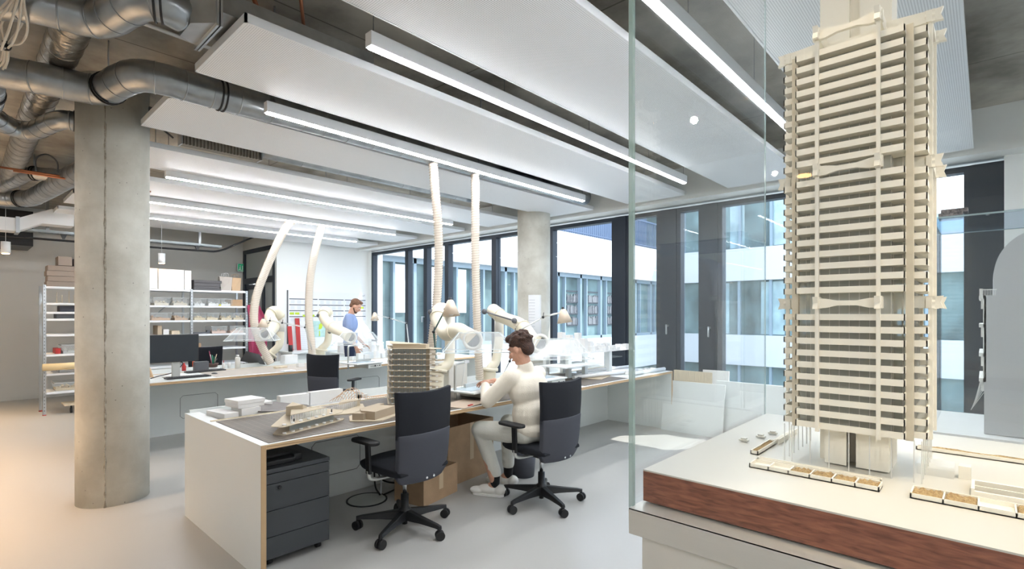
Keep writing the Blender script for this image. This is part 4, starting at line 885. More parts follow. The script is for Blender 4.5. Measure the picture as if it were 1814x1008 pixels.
for z in (1.499, 1.860, 2.232):
    for s_ in (-1, 1):
        beam(CX + s_ * (A_ + .001), 'y', z, True); beam(CY + s_ * (A_ + .001), 'x', z, True); beam(CY + s_ * cs, 'x', z + .0005)
        for s2 in (-1, 1):
            for ax in (0, 1):
                prof = [(-.008, .017), (-.0055, .009), (-.0075, .002), (-.0055, -.007), (-.008, -.015), (.008, -.015), (.0055, -.007), (.0075, .002), (.0055, .009), (.008, .017)]
                if ax == 0: MB().extr(prof, (CX + s_ * (A_ + .013), CY + s2 * cs, z), (0, 1, 0), (0, 0, 1), (-s_, 0, 0), .02).build('beam_cap', 'ivory', T)
                else: MB().extr(prof, (CX + s2 * cs, CY + s_ * (A_ + .013), z), (1, 0, 0), (0, 0, 1), (0, -s_, 0), .02).build('beam_cap', 'ivory', T)
    beam(CX + cs, 'y', z + .001); beam(CX - cs, 'y', z + .001)
# white acrylic lobby posts
for s1 in (-1, 1):
    for j in range(7):
        x = CX - .15 + j * .05; y = CY + s1 * .155
        MB().box(x - .0012, x + .0012, y - .0012, y + .0012, ZP, 1.155).build('lobby_post', 'model_white', T)
for j in range(7):
    y = CY - .14 + j * .046; MB().box(CX - .1512, CX - .1488, y - .0012, y + .0012, ZP, 1.155).build('lobby_post', 'model_white', T)
# objects on the deck
def planter(x0, x1, y0, y1, cells, label, fill, z=ZP):
    T = thing('planter_model', ((x0 + x1) / 2, (y0 + y1) / 2, z), label, 'planter', 'model planters on the deck'); h = .012; t = .003
    b_ = MB().box(x0, x0 + t, y0, y1, z, z + h).box(x1 - t, x1, y0, y1, z, z + h).box(x0, x1, y0, y0 + t, z, z + h).box(x0, x1, y1 - t, y1, z, z + h).box(x0, x1, y0, y1, z, z + .003)
    L_ = y1 - y0
    for c in range(1, cells): b_.box(x0, x1, y1 - L_ * c / cells - t / 2, y1 - L_ * c / cells + t / 2, z, z + h - .001)
    b_.build('tray', 'ivory', T); q = random.Random(int(y0 * 1000))
    for c in fill:
        ya, yb = y1 - L_ * c / cells - .003, y1 - L_ * (c + 1) / cells + .003; nx, ny = 10, 14; P = []
        for i in range(nx):
            P.append([(x0 + t + (x1 - x0 - 2 * t) * i / (nx - 1), ya + (yb - ya) * j / (ny - 1), z + .007 + (0 if i in (0, nx - 1) or j in (0, ny - 1) else q.uniform(0, .008))) for j in range(ny)])
        g_ = MB().grid(P).build('dry_grass', 'sand', T)
    return T
planter(1.478, 1.535, .185, .478, 6, 'long model planter of six cells in front of the tower, left one', (2, 3, 4, 5))
planter(1.478, 1.55, -.22, .128, 6, 'long model planter of six cells in front of the tower, right one', (0, 1, 3, 4))
planter(1.548, 1.566, .19, .478, 1, 'narrow low planter strip behind the left long planter', ())
planter(1.62, 1.80, .498, .520, 1, 'narrow planter leading back on the left of the tower', (0,)) 
planter(2.02, 2.045, -.45, .16, 1, 'long low planter wall behind the tower with a dry hedge', (0,))
cr = 0
for x, y in ((1.76, .585), (1.85, .56), (1.93, .545)):
    o = MB().box(x - .009, x + .009, y - .014, y + .014, ZP + .003, ZP + .009).box(x - .007, x + .006, y - .009, y + .009, ZP + .009, ZP + .014).build('model_car', 'pale_tube', bevel=.0015)
    tag(o, ('nearest tiny model car on the deck left of the tower', 'middle tiny model car on the deck left of the tower', 'farthest tiny model car on the deck left of the tower')[cr], 'model car', 'tiny model cars'); cr += 1
T = thing('model_steps', (1.9, .50, ZP), 'model steps with thin railings at the left of the tower', 'model steps')
MB().box(1.80, 2.02, .490, .493, ZP, ZP + .016).box(1.80, 2.02, .500, .502, ZP, ZP + .012).box(1.80, 2.02, .508, .510, ZP, ZP + .008).box(1.80, 2.02, .516, .518, ZP, ZP + .004).build('railing', 'ivory', T)
T = thing('ramp_pit', (1.62, -.06, ZP), 'sunken rectangular ramp opening with ivory rim behind the right planter', 'model pit')
MB().box(1.60, 1.61, -.14, .02, ZP, ZP + .01).box(1.68, 1.69, -.14, .02, ZP, ZP + .016).box(1.60, 1.69, .02, .026, ZP, ZP + .016).box(1.60, 1.69, -.146, -.14, ZP, ZP + .016).box(1.645, 1.65, -.14, .02, ZP + .001, ZP + .012).build('rim', 'ivory', T)
MB().box(1.61, 1.68, -.14, .02, ZP, ZP + .0015).build('pit_floor', mat('olive_shadow', (122, 116, 92), .7), T)
T = thing('glass_pavilion', (1.80, .10, ZP), 'low frosted acrylic pavilion with an ivory block at the right of the lobby', 'model pavilion')
MB().box(1.72, 1.80, .06, .135, ZP, ZP + .028).build('frosted_box', 'acrylic', T); MB().box(1.74, 1.78, .028, .052, ZP, ZP + .032).build('block', 'ivory', T)
o = tag(MB().box(2.338, 2.362, -.02, .10, 2.849, 2.86).build('stone_sample', mat('granite', (120, 116, 112), .8, c2=(40, 36, 36), vscale=160)), 'x', 'stone') if False else None

# ---------------- second display at the right: grey building model under a glass cover ----------------
T = thing('display_plinth', (4.0, -.6, 0), 'white plinth under the grey building model, behind the tower at the right', 'plinth')
MB().box(3.52, 4.28, -1.6, .24, 0, .80).build('base', 'white_laminate', T)
MB().box(3.50, 4.30, -1.62, .26, .80, .85).build('top_board', 'model_white', T)
T = thing('glass_cover', (3.9, -.6, .85), 'low clear glass cover over the grey building model at the right', 'glass case')
X0, X1, Y0, Y1, Z0, Z1, t = 3.52, 4.26, -1.58, .215, .85, 1.975, .006
MB().box(X0, X0 + t, Y0, Y1, Z0, Z1).build('pane', 'clear_glass', T); MB().box(X1 - t, X1, Y0, Y1, Z0, Z1).build('pane', 'clear_glass', T)
MB().box(X0, X1, Y1 - t, Y1, Z0, Z1).build('pane', 'clear_glass', T); MB().box(X0, X1, Y0, Y1, Z1, Z1 + t).build('lid', glassmat('tint_lid', (214, 226, 240), .9), T)
MB().bar((X0, Y0, Z1), (X0, Y1, Z1), .008).bar((X0, Y1, Z1), (X1, Y1, Z1), .008).bar((X0, Y1, Z0), (X0, Y1, Z1), .007).bar((X1, Y0, Z1), (X1, Y1, Z1), .006).build('polished_edge', 'glass_edge_pale', T)
o = MB().box(3.60, 3.72, .09, .19, 1.983, 2.01).box(3.61, 3.70, .07, .18, 2.01, 2.03).build('stone_sample', mat('granite', (150, 140, 136), .8, c2=(46, 40, 42), vscale=60)); tag(o, 'small speckled stone slab lying on the rear glass cover', 'stone')
T = thing('building_model', (3.8, -.5, .85), 'grey model of a building with balustrade and domed gable under the rear glass cover', 'architectural model')
mat('model_grey', (186, 186, 188), .6)
MB().box(3.60, 4.05, -1.3, .008, .853, 1.565).build('lower_block', 'model_grey', T)
pf = [(-1.2, 1.565), (-.028, 1.565), (-.028, 1.66)]
for k in range(13):
    a = math.radians(8 + k * 6.2); pf.append((-.30 + .272 * math.cos(a) ** .7, 1.66 + .245 * math.sin(a)))
pf += [(-.32, 1.905), (-1.2, 1.905)]
MB().extr([(y, z) for y, z in pf], (3.64, 0, 0), (0, 1, 0), (0, 0, 1), (1, 0, 0), .36).build('domed_gable', 'model_grey', T)
cn = MB()
for z in (1.545, 1.40, 1.25, 1.12): cn.box(3.60, 4.05, .0, .028, z, z + .018).box(3.61, 3.64, .0, .02, z - .05, z)
cn.box(3.60, 4.05, .0, .012, 1.12, 1.565); cn.build('cornice', 'model_white', T)
bl = MB(); y = -.02
for k in range(9): bl.box(3.60, 3.604, .012 - k * .006, .014 - k * .006, 1.563, 1.592)
bl.box(3.598, 3.606, -.04, .02, 1.592, 1.597).box(3.598, 3.612, .012, .026, 1.563, 1.60); bl.build('balustrade', 'model_white', T)
MB().extr([(0, 0), (.035, 0), (.012, .36), (.0, .36)], (3.62, .035, .86), (0, 1, 0), (0, 0, 1), (1, 0, 0), .005).build('mast', 'model_white', T) if False else None
cb = MB()
for k in range(8): cb.tube([(3.66, .06 - k * .002, .96 + k * .006), (3.66, .008, 1.06 + k * .018)], .0012, 5)
cb.build('stay_cable', 'model_white', T)['kind'] = 'stuff'

# ---------------- models on the near desk ----------------
ZD = .748
def pslab(P, z0, z1, rad=0):
    return MB().prism(P, z0, z1)
def lerp2(a, b_, t): return (a[0] + (b_[0] - a[0]) * t, a[1] + (b_[1] - a[1]) * t)
def rounded(P, r, n=5):
    out = []; m_ = len(P)
    for i in range(m_):
        a, b_, c = Vector((*P[i - 1], 0)), Vector((*P[i], 0)), Vector((*P[(i + 1) % m_], 0))
        u = (a - b_).normalized() * r; v = (c - b_).normalized() * r
        for k in range(n + 1):
            t = k / n; q = (b_ + u) * (1 - t) ** 2 + b_ * 2 * t * (1 - t) + (b_ + v) * t * t; out.append((q.x, q.y))
    return out
tri = [(2.56, 3.83), (2.295, 3.42), (2.55, 3.10), (2.61, 3.14)]
T = thing('high_rise_model', (2.48, 3.45, ZD), 'stack of eleven card floors, triangular high rise model with rounded corner on the near desk', 'architectural model')
core = [(2.51, 3.68), (2.35, 3.44), (2.51, 3.22), (2.56, 3.24)]
for k in range(11):
    z = .765 + k * .0432; gx = .015 * max(0, 5 - k) / 5
    P = [(x + (x - 2.5) * gx * 1.2, y + (y - 3.45) * gx * 1.2) for x, y in tri]
    f = MB().prism(rounded(P, .035), z, z + .0035).build('floor_slab', 'model_card', T)
q = random.Random(9)
for k in range(10):
    z = .7685 + k * .0432
    st = MB()
    for i in range(3):
        a, b_ = tri[i + 0], tri[i + 1]
        if i == 2: continue
        n = 8
        for j in range(n):
            t = (j + .6) / (n + .2); x, y = lerp2(a, b_, t); nx, ny = (b_[1] - a[1]), -(b_[0] - a[0]); l = math.hypot(nx, ny); nx /= l; ny /= l
            if (2.5 - x) * nx + (3.45 - y) * ny < 0: nx, ny = -nx, -ny
            x += nx * .018; y += ny * .018; st.box(x - .010, x + .010, y - .005, y + .005, z, z + .006)
    st.build('balcony_parapets', 'model_white', T)
MB().prism(rounded(core, .02), ZD, 1.195).build('core', mat('frosted_core', (176, 184, 182), .35, alpha=.86), T)
fn = MB()
for i in range(3):
    a, b_ = core[i], core[i + 1]; n = 14
    for j in range(n):
        x, y = lerp2(a, b_, j / n); fn.box(x - .0012, x + .0012, y - .0012, y + .0012, ZD, 1.195)
fn.build('facade_fins', 'model_card', T)
MB().prism([lerp2((2.5, 3.42), p, .97) for p in core], 1.2005, 1.232).build('roof_block', 'model_card', T)
MB().prism([(2.56, 3.80), (2.33, 3.44), (2.48, 3.26), (2.53, 3.3)], 1.232, 1.2355).build('roof_slab', 'model_card', T)
for k in range(5):
    x, y = ((2.39, 3.34), (2.335, 3.42), (2.43, 3.29), (2.46, 3.24), (2.33, 3.43))[k]; z = (.7685 + .0432 * (9, 7, 5, 3, 8)[k])
    tg = MB().ball((x, y, z + .018), .0022, 8).tube([(x, y, z), (x, y, z + .015)], .0013, 6).build('scale_figure', 'black_plastic', T)
# low triangular model
tp = [(1.30, 3.14), (1.36, 3.07), (1.80, 3.235), (1.86, 3.32), (1.58, 3.36), (1.66, 3.52), (1.60, 3.60)]
T = thing('low_building_model', (1.55, 3.25, ZD), 'low triangular building model with round stools along its glazed edge, on the brown mat', 'architectural model')
base = [(1.29, 3.125), (1.335, 3.06), (1.80, 3.21), (1.83, 3.25), (1.79, 3.29), (1.75, 3.38), (1.62, 3.62)]
MB().prism(rounded(base, .02), ZD, ZD + .005).build('base_slab', 'model_card', T)
up = [(1.28, 3.125), (1.32, 3.055), (1.79, 3.215), (1.85, 3.30), (1.78, 3.44), (1.66, 3.66)]
MB().prism(rounded(up, .015), ZD + .050, ZD + .054).build('upper_slab', 'model_card', T)
ins = [(1.40, 3.14), (1.75, 3.25), (1.70, 3.40), (1.62, 3.56)]
MB().prism(ins, ZD + .005, ZD + .050).build('glazed_wall', 'frosted_core', T)
w_ = MB(); n = 24
for j in range(n + 1):
    x, y = lerp2((1.42, 3.165), (1.70, 3.255), j / n); w_.box(x - .0015, x + .0015, y - .0015, y + .0015, ZD + .054, ZD + .092)
w_.build('upper_fins', 'model_white', T)
MB().add([(1.42, 3.165, ZD + .054), (1.70, 3.255, ZD + .054), (1.70, 3.255, ZD + .094), (1.42, 3.165, ZD + .094)], [(0, 1, 2, 3)]).build('upper_glazing', 'acrylic', T, solid=.002)
MB().prism([(1.42, 3.17), (1.70, 3.258), (1.66, 3.33), (1.60, 3.31), (1.58, 3.36), (1.50, 3.34)], ZD + .092, ZD + .096).build('roof_slab', 'model_card', T)
MB().add([(1.48, 3.37, ZD + .054), (1.56, 3.30, ZD + .054), (1.62, 3.37, ZD + .054), (1.55, 3.43, ZD + .054), (1.48, 3.37, ZD + .115), (1.56, 3.30, ZD + .125), (1.62, 3.37, ZD + .10), (1.55, 3.43, ZD + .13)], [(0, 1, 5, 4), (1, 2, 6, 5), (2, 3, 7, 6), (3, 0, 4, 7), (4, 5, 6, 7), (0, 3, 2, 1)]).build('folded_roof', 'model_card', T)
for j in range(8):
    x, y = lerp2((1.345, 3.085), (1.77, 3.225), j / 7); MB().cyl((x, y), .011, ZD + .005, ZD + .014, 14).build('stool', 'model_white', T)
for j in range(7):
    x, y = lerp2((1.33, 3.09), (1.76, 3.24), (j + .3) / 7); MB().cyl((x, y), .011, ZD + .054, ZD + .062, 14).build('stool', 'model_white', T)
for x, y in ((1.43, 3.145), (1.46, 3.24), (1.50, 3.30), (1.745, 3.27)): MB().box(x - .003, x + .003, y - .003, y + .003, ZD + .054, ZD + .075).build('scale_figure', 'black_plastic', T)
# grey block model
T = thing('block_model', (1.9, 3.2, ZD), 'plain grey brown block model of a flat roofed hall beside the triangular model', 'architectural model')
MB().prism([(1.80, 3.13), (1.90, 3.02), (1.96, 2.99), (2.25, 3.12), (2.20, 3.25), (2.0, 3.35), (1.88, 3.28)], ZD, ZD + .006).build('base_slab', 'model_card', T)
MB().prism([(1.93, 3.03), (2.17, 3.13), (2.10, 3.24), (2.16, 3.27), (2.14, 3.31), (1.93, 3.22), (1.89, 3.14)], ZD + .006, ZD + .062).build('hall', 'grey_card', T, bevel=.001)
MB().prism([(1.83, 3.15), (1.88, 3.09), (1.97, 3.13), (1.92, 3.20)], ZD + .006, ZD + .050).build('annex', 'grey_card', T, bevel=.001)
T = thing('fin_model', (2.0, 3.5, ZD), 'pale fan shaped model with thin upright fins behind the grey block', 'architectural model')
MB().prism([(1.76, 3.44), (1.95, 3.36), (2.12, 3.46), (2.22, 3.66), (2.10, 3.72), (1.95, 3.60)], ZD, ZD + .006).build('base_slab', 'model_card', T)
f = MB()
for j in range(16):
    x, y = lerp2((1.80, 3.45), (2.12, 3.60), j / 15); f.box(x - .0015, x + .0015, y - .02, y + .02, ZD + .006, ZD + .045)
f.build('fins', 'model_white', T); MB().prism([(1.98, 3.60), (2.16, 3.60), (2.18, 3.68), (2.06, 3.70)], ZD + .006, ZD + .05).build('block', 'model_card', T)
# wave shaped rib model in the trough
T = thing('wave_model', (2.60, 4.02, .70), 'undulating ribbed timber shell model behind the near desk top', 'architectural model')
for k in range(26):
    u = k / 25; pts = []
    for i in range(13):
        v = i / 12; x = 2.20 + u * .62; h_ = (.105 * math.exp(-((u - .17) / .17) ** 2) + .012) * math.sin(PI * v) ** .8; pts.append((x + .04 * math.sin(PI * v), 3.92 + .24 * v - .03 * u, .705 + h_ + .01))
    MB().tube(pts, .0022, 5, smooth=False).build('rib', mat('peach_ply', (214, 178, 140), .6), T)
MB().tube([(2.20 + u / 12 * .62, 4.04, .715 + .108 * math.exp(-((u / 12 - .17) / .17) ** 2)) for u in range(13)], .003, 6).build('spine', 'peach_ply', T)
# white boxes and dark sheet at the left of the trough
def wbox(c, d, rz, label, m='model_white', nm='white_box', cat='box', lid=True, group='white boxes on the near desk'):
    T = thing(nm, c, label, cat, group, rz=rz); X = Matrix.Translation(c) @ Matrix.Rotation(rz, 4, 'Z'); w, l, h = d
    a = MB(); a.X = X; a.box(-w / 2, w / 2, -l / 2, l / 2, 0, h * (.55 if lid else 1)); a.build('box_body', m, T, bevel=.002)
    if lid: a = MB(); a.X = X; a.box(-w / 2 - .004, w / 2 + .004, -l / 2 - .004, l / 2 + .004, h * .5, h); a.build('lid', m, T, bevel=.002)
    return T
wbox((1.30, 3.99, .695), (.10, .25, .085), .15, 'long low ivory box at the left corner of the near desk', lid=False)
wbox((1.45, 3.965, .695), (.13, .15, .10), .1, 'small white box under the larger lidded box')
wbox((1.455, 4.0, .797), (.19, .19, .055), .12, 'white lidded box stacked on top at the left corner of the near desk')
wbox((1.62, 4.12, .695), (.12, .12, .10), .0, 'small white box right of the stacked lidded box', lid=False)
o = MB().add([(1.50, 3.88, .76), (1.98, 3.88, .705), (1.98, 4.12, .72), (1.60, 4.12, .80)], [(0, 1, 2, 3)]).build('dark_sheet', mat('brown_sheet', (84, 74, 68), .5), solid=.006); tag(o, 'dark brown sheet lying tilted beside the white boxes', 'sheet')
for i, (x0, x1, h, t) in enumerate(((1.80, 2.04, .10, 'left white foam strip standing along the back edge of the near desk'), (2.05, 2.35, .105, 'middle white foam strip standing along the back edge'))):
    o = MB().box(x0, x1, 4.20, 4.27, .697, .70 + h).build('foam_block', 'model_white'); tag(o, t, 'foam block', 'white foam blocks in the trough')
o = MB().box(2.37, 2.40, 3.98, 4.02, .697, .80).box(2.37, 2.46, 3.98, 4.0, .74, .77).build('white_bracket', 'model_white'); tag(o, 'angular white foam offcut in front of the wave model', 'foam offcut')
# ---------------- metal shelving ----------------
YS0, YS1 = 10.0, 10.5
def shelf_unit(x0, x1, levels, label, left=True, right=True, top=1.87):
    T = thing('shelving_unit', ((x0 + x1) / 2, 10.25, 0), label, 'shelving', 'galvanised metal shelving units')
    for x, ok in ((x0, left), (x1, right)):
        if not ok: continue
        for y, s_ in ((YS0, 1), (YS1, -1)):
            p = MB().box(x - .018, x + .018, y, y + s_ * .003, 0.004, top + .02).box(x - .018, x - .015, y, y + s_ * .035, 0.004, top + .02)
            p.build('post', 'steel', T)
            MB().box(x - .02, x + .02, y - .004 if s_ > 0 else y - .036, y + .036 if s_ > 0 else y + .004, 0, .012).build('foot', 'red_card', T)
            h = MB(); z = .06
            if s_ > 0:
                while z < top: h.box(x - .004, x + .004, y - .001, y, z, z + .016); z += .05
                h.build('punched_holes', 'dark_grey', T)
    for z in levels:
        MB().box(x0 + .02, x1 - .02, YS0 + .004, YS1 - .004, z - .004, z).box(x0 + .02, x1 - .02, YS0 + .003, YS0 + .006, z - .03, z).box(x0 + .02, x1 - .02, YS1 - .006, YS1 - .003, z - .03, z).build('shelf_board', 'white_metal', T)
    return T
shelf_unit(.905, 1.86, (.33, .60, .88, 1.17, 1.40, 1.50, 1.63, 1.87), 'galvanised shelving unit at the far left, partly behind the near column')
shelf_unit(1.90, 2.78, (.60, .87, 1.12, 1.36, 1.61, 1.88), 'galvanised shelving unit right of the near column, behind the monitor', right=False)
shelf_unit(2.78, 3.67, (.60, .87, 1.12, 1.36, 1.61, 1.88), 'galvanised shelving unit at the right end beside the dark door')
tag(MB().tube([(2.0, 10.49, 1.1), (2.62, 10.49, 1.7)], .008, 6).build('cross_brace', 'steel'), 'thin diagonal steel brace behind the shelves', 'brace')
def bin_(x, w, z, label, fill=(224, 214, 194), h=.125, y=10.05, seed=1, dp=.36, grp='clear plastic bins on the shelves'):
    T = thing('storage_bin', (x + w / 2, y + dp / 2, z), label, 'storage bin', grp); t = .004; k = .012
    b_ = MB(); A = [(x + k, y + k, z), (x + w - k, y + k, z), (x + w - k, y + dp - k, z), (x + k, y + dp - k, z)]; B = [(x, y, z + h), (x + w, y, z + h), (x + w, y + dp, z + h), (x, y + dp, z + h)]
    b_.add(A + B, [(0, 1, 5, 4), (1, 2, 6, 5), (2, 3, 7, 6), (3, 0, 4, 7), (3, 2, 1, 0)]).build('bin_body', mat('clear_bin', (206, 212, 212), .25, alpha=.28), T)
    MB().bar(B[0], B[1], .009, .012).bar(B[1], B[2], .009, .012).bar(B[2], B[3], .009, .012).bar(B[3], B[0], .009, .012).build('rim', mat('bin_rim', (186, 190, 190), .4, alpha=.8), T)
    q = random.Random(seed); f = MB()
    for i in range(16):
        s_ = q.uniform(.012, .03); cx = x + .03 + q.random() * (w - .06); cy = y + .03 + q.random() * (dp - .16); cz = z + .015 + q.random() * h * .42
        f.cbox((cx, cy, cz), (s_ * 1.3, s_, s_), (q.random(), q.random(), q.random()))
    f.box(x + .02, x + w - .02, y + .03, y + dp - .03, z + .003, z + h * .32)
    f.build('model_scraps', mat('scraps_%d_%d_%d' % fill, fill, .8), T)['kind'] = 'stuff'
    return T
names = ('leftmost', 'second', 'third', 'fourth', 'fifth', 'sixth', 'seventh', 'eighth')
for i, x in enumerate((1.98, 2.24, 2.51)): bin_(x, .24, 1.61, 'clear bin of white model parts, top bin row left of the middle post, %s' % names[i], seed=i)
for i, x in enumerate((2.82, 3.04, 3.25)): bin_(x, .20, 1.61, 'clear bin of white model parts, top bin row right of the middle post, %s' % names[i], (230, 230, 228), seed=i + 5)
for i, (x, w) in enumerate(((1.96, .22), (2.20, .30), (2.53, .23))): bin_(x, w, 1.36, 'clear bin of wooden pieces, second bin row left of the middle post, %s' % names[i], (206, 168, 130), seed=i + 9)
for i, x in enumerate((2.82, 3.02, 3.25, 3.45)): bin_(x, .21, 1.36, 'clear bin of beige pieces, second bin row right of the middle post, %s' % names[i], (220, 200, 160), seed=i + 14)
for i, x in enumerate((3.10, 3.40)): bin_(x, .26, 1.12, 'clear bin on the third row beside the pink garments, %s' % ('left', 'right')[i], (226, 190, 170), seed=i + 20)
bin_(1.10, .26, .88, 'clear bin of bags on the far left shelf, above the paper roll', (206, 206, 200), seed=31); bin_(1.38, .22, .88, 'clear bin beside the near column on the far left shelf', seed=32)
bin_(1.02, .36, .33, 'long clear bin on the lowest far left shelf', (220, 200, 160), seed=33, h=.12); bin_(1.06, .26, .60, 'clear bin of white and blue bags on the far left shelf', (236, 238, 244), seed=34, h=.11)
# small things on the shelves
def shbox(nm, x0, x1, z0, z1, m, label, cat='box', y0=10.06, y1=10.36, grp=None):
    return tag(MB().box(x0, x1, y0, y1, z0, z1).build(nm, m, bevel=.003), label, cat, grp)
for i in range(4): shbox('archive_box', .935 + (i % 2) * .01, 1.62, 1.872 + i * .078, 1.946 + i * .078, 'box_brown', 'flat taupe archive box, %s of the stack on the far left shelving' % ('bottom', 'second', 'third', 'top')[i], grp='flat archive boxes')
shbox('folded_box', 1.06, 1.22, 2.186, 2.32, 'box_brown', 'taupe folder standing on the stacked archive boxes', 'folder')
shbox('open_box', 1.24, 1.6, 2.186, 2.30, mat('box_dark', (120, 110, 102), .8), 'open taupe box with a dark inside on the stacked archive boxes')
shbox('grey_case', 1.04, 1.34, 1.402, 1.49, 'dark_grey', 'dark grey case on the far left shelving below the top tray', 'case')
shbox('cable_tin', 1.08, 1.30, 1.502, 1.59, 'mesh_grey', 'grey tin of cables on the far left shelving', 'tin')
tag(MB().lathe((1.42, 10.1, 1.402), [(.028, 0), (.036, .085)], 16).build('paper_cup', 'paper'), 'white paper cup with a red mark beside the dark grey case', 'cup')
for i, x in enumerate((1.06, 1.12, 1.20, 1.26)): tag(MB().cyl((x, 10.2), .004, 1.632, 1.632 + (.16, .12, .18, .13)[i], 8).box(x - .03, x + .03, 10.17, 10.23, 1.631, 1.636).build('small_stand', 'pale_wood'), 'thin rod stand on the upper far left shelf, %s from the left' % names[i].replace('leftmost', 'first'), 'stand', 'rod stands')
tag(MB().tube([(.88, 10.12, .94), (1.9, 10.12, .94)], .055, 20).build('paper_roll', mat('kraft_paper', (216, 198, 156), .7)) if False else MB().tube([(.88, 9.96, .70), (1.62, 9.96, .70)], .05, 20).build('paper_roll', mat('kraft_paper', (216, 198, 156), .7)), 'thick roll of yellowish paper lying across the far left shelving', 'roll')
shbox('red_bag', 1.03, 1.09, .882, .96, 'red_card', 'small dark red packet on the far left shelf', 'packet')
dl = thing('dolly', (1.25, 10.05, 0), 'small wooden dolly on castors under the far left shelving', 'dolly')
MB().box(1.12, 1.55, 9.95, 10.3, .115, .135).build('board', 'pale_wood', dl)
for x in (1.2, 1.5): MB().tube([(x - .012, 10.0, .04), (x + .012, 10.0, .04)], .04, 18).box(x - .01, x + .01, 9.99, 10.01, .06, .115).build('castor', 'black_rubber', dl)
# tall white boxes and others on the right units
shbox('tall_white_box', 1.90, 2.30, 1.884, 2.22, mat('matt_white', (236, 234, 228), .7), 'large white box on top of the shelving, left one', grp='large white boxes on the shelving')
shbox('tall_white_box', 2.31, 2.68, 1.884, 2.215, 'matt_white', 'large white box on top of the shelving, middle one', grp='large white boxes on the shelving')
shbox('tall_white_box', 2.69, 2.79, 1.884, 2.21, 'matt_white', 'narrow white box on top of the shelving, right one', grp='large white boxes on the shelving')
mat('anthracite_box', (84, 82, 84), .6)
for i, (a, b_, z0, z1) in enumerate(((2.83, 3.26, 1.884, 1.915), (2.83, 3.24, 1.917, 1.95), (2.83, 3.25, 1.952, 2.01), (2.83, 3.27, 2.012, 2.06))): shbox('flat_grey_box', a, b_, z0, z1, 'anthracite_box', 'flat anthracite box, %s of the stack on the shelving' % ('bottom', 'second', 'third', 'top')[i], grp='flat anthracite boxes')
def bag(x, w, z, h, m, label, m2=None):
    T = thing('paper_bag', (x, 10.2, z), label, 'bag', 'paper bags on the shelving')
    MB().add([(x - w * .42, 10.12, z), (x + w * .42, 10.12, z), (x + w * .42, 10.26, z), (x - w * .42, 10.26, z), (x - w * .5, 10.14, z + h), (x + w * .5, 10.10, z + h * .97), (x + w * .52, 10.22, z + h), (x - w * .44, 10.25, z + h * .98)], [(0, 1, 5, 4), (1, 2, 6, 5), (2, 3, 7, 6), (3, 0, 4, 7), (3, 2, 1, 0)]).build('bag_body', m, T, solid=.002)
    for y in (10.12, 10.24): MB().tube(bez([(x - .04, y, z + h - .01), (x - .035, y, z + h + .05), (x, y, z + h + .065), (x + .035, y, z + h + .05), (x + .04, y, z + h - .01)], 5), .003, 6).build('handle', m2 or m, T)
bag(3.36, .20, 1.884, .26, mat('taupe_bag', (180, 172, 164), .8), 'taupe paper bag with white side on the shelving', 'paper'); bag(3.53, .16, 1.884, .25, mat('kraft_bag', (188, 160, 128), .8), 'brown kraft paper bag at the right end of the shelving')
shbox('cut_sheet', 3.26, 3.68, 1.884, 1.892, 'paper', 'thin white sheet under the paper bags', 'sheet')
shbox('carton', 3.42, 3.62, 1.614, 1.73, 'cardboard', 'brown carton at the right end of the top bin row')
tag(MB().add([(3.20 + .01, 10.08, 1.614), (3.40, 10.1, 1.614), (3.40, 10.3, 1.614), (3.22, 10.3, 1.614), (3.24, 10.12, 1.64), (3.38, 10.14, 1.66), (3.36, 10.26, 1.655), (3.26, 10.26, 1.64)], [(0, 1, 5, 4), (1, 2, 6, 5), (2, 3, 7, 6), (3, 0, 4, 7), (4, 5, 6, 7)]).build('yellow_packet', 'yellow', bevel=.006), 'crumpled yellow packet in front of the brown carton', 'packet')
for i, (x0, x1, h, m_) in enumerate(((2.03, 2.12, .12, 'pale_wood'), (2.30, 2.36, .15, 'grey_card'), (2.38, 2.46, .09, 'model_white'), (2.50, 2.62, .06, 'pale_wood'))): shbox('small_carton', x0, x1, 1.124, 1.124 + h, m_, 'small %s carton on the shelf just above the monitor, %s from the left' % (('wooden', 'grey', 'white', 'pale')[i], ('first', 'second', 'third', 'fourth')[i]), grp='small cartons above the monitor')
tag(MB().box(2.84, 3.06, 10.1, 10.18, 1.124, 1.15).cbox((3.07, 10.14, 1.15), (.05, .06, .06)).build('tool_handle', 'dark_grey'), 'long dark tool with a red end lying on the third shelf', 'tool')
shbox('brown_carton', 2.84, 2.94, .874, .96, 'cardboard', 'small brown carton right of the monitor')
# pink garments
T = thing('pink_apron', (3.80, 10.0, 1.0), 'pink cloth aprons hanging at the right end of the shelving', 'apron')
P = []
for i in range(12):
    z = 1.64 - i * .094; P.append([])
    for j in range(17):
        u = j / 16; w = .11 + .055 * min(1, i / 4); P[-1].append((3.70 + w * 2 * u - (.03 if i < 2 else 0), 9.97 + .035 * math.sin(u * 17 + i * .25) * min(1, .3 + i * .14) + .02 * u, z))
MB().grid(P).build('cloth', 'pink_cloth', T, solid=.008, sub=1); MB().tube([(3.70, 10.0, 1.66), (3.86, 10.0, 1.66)], .006, 6).build('hook', 'steel', T)
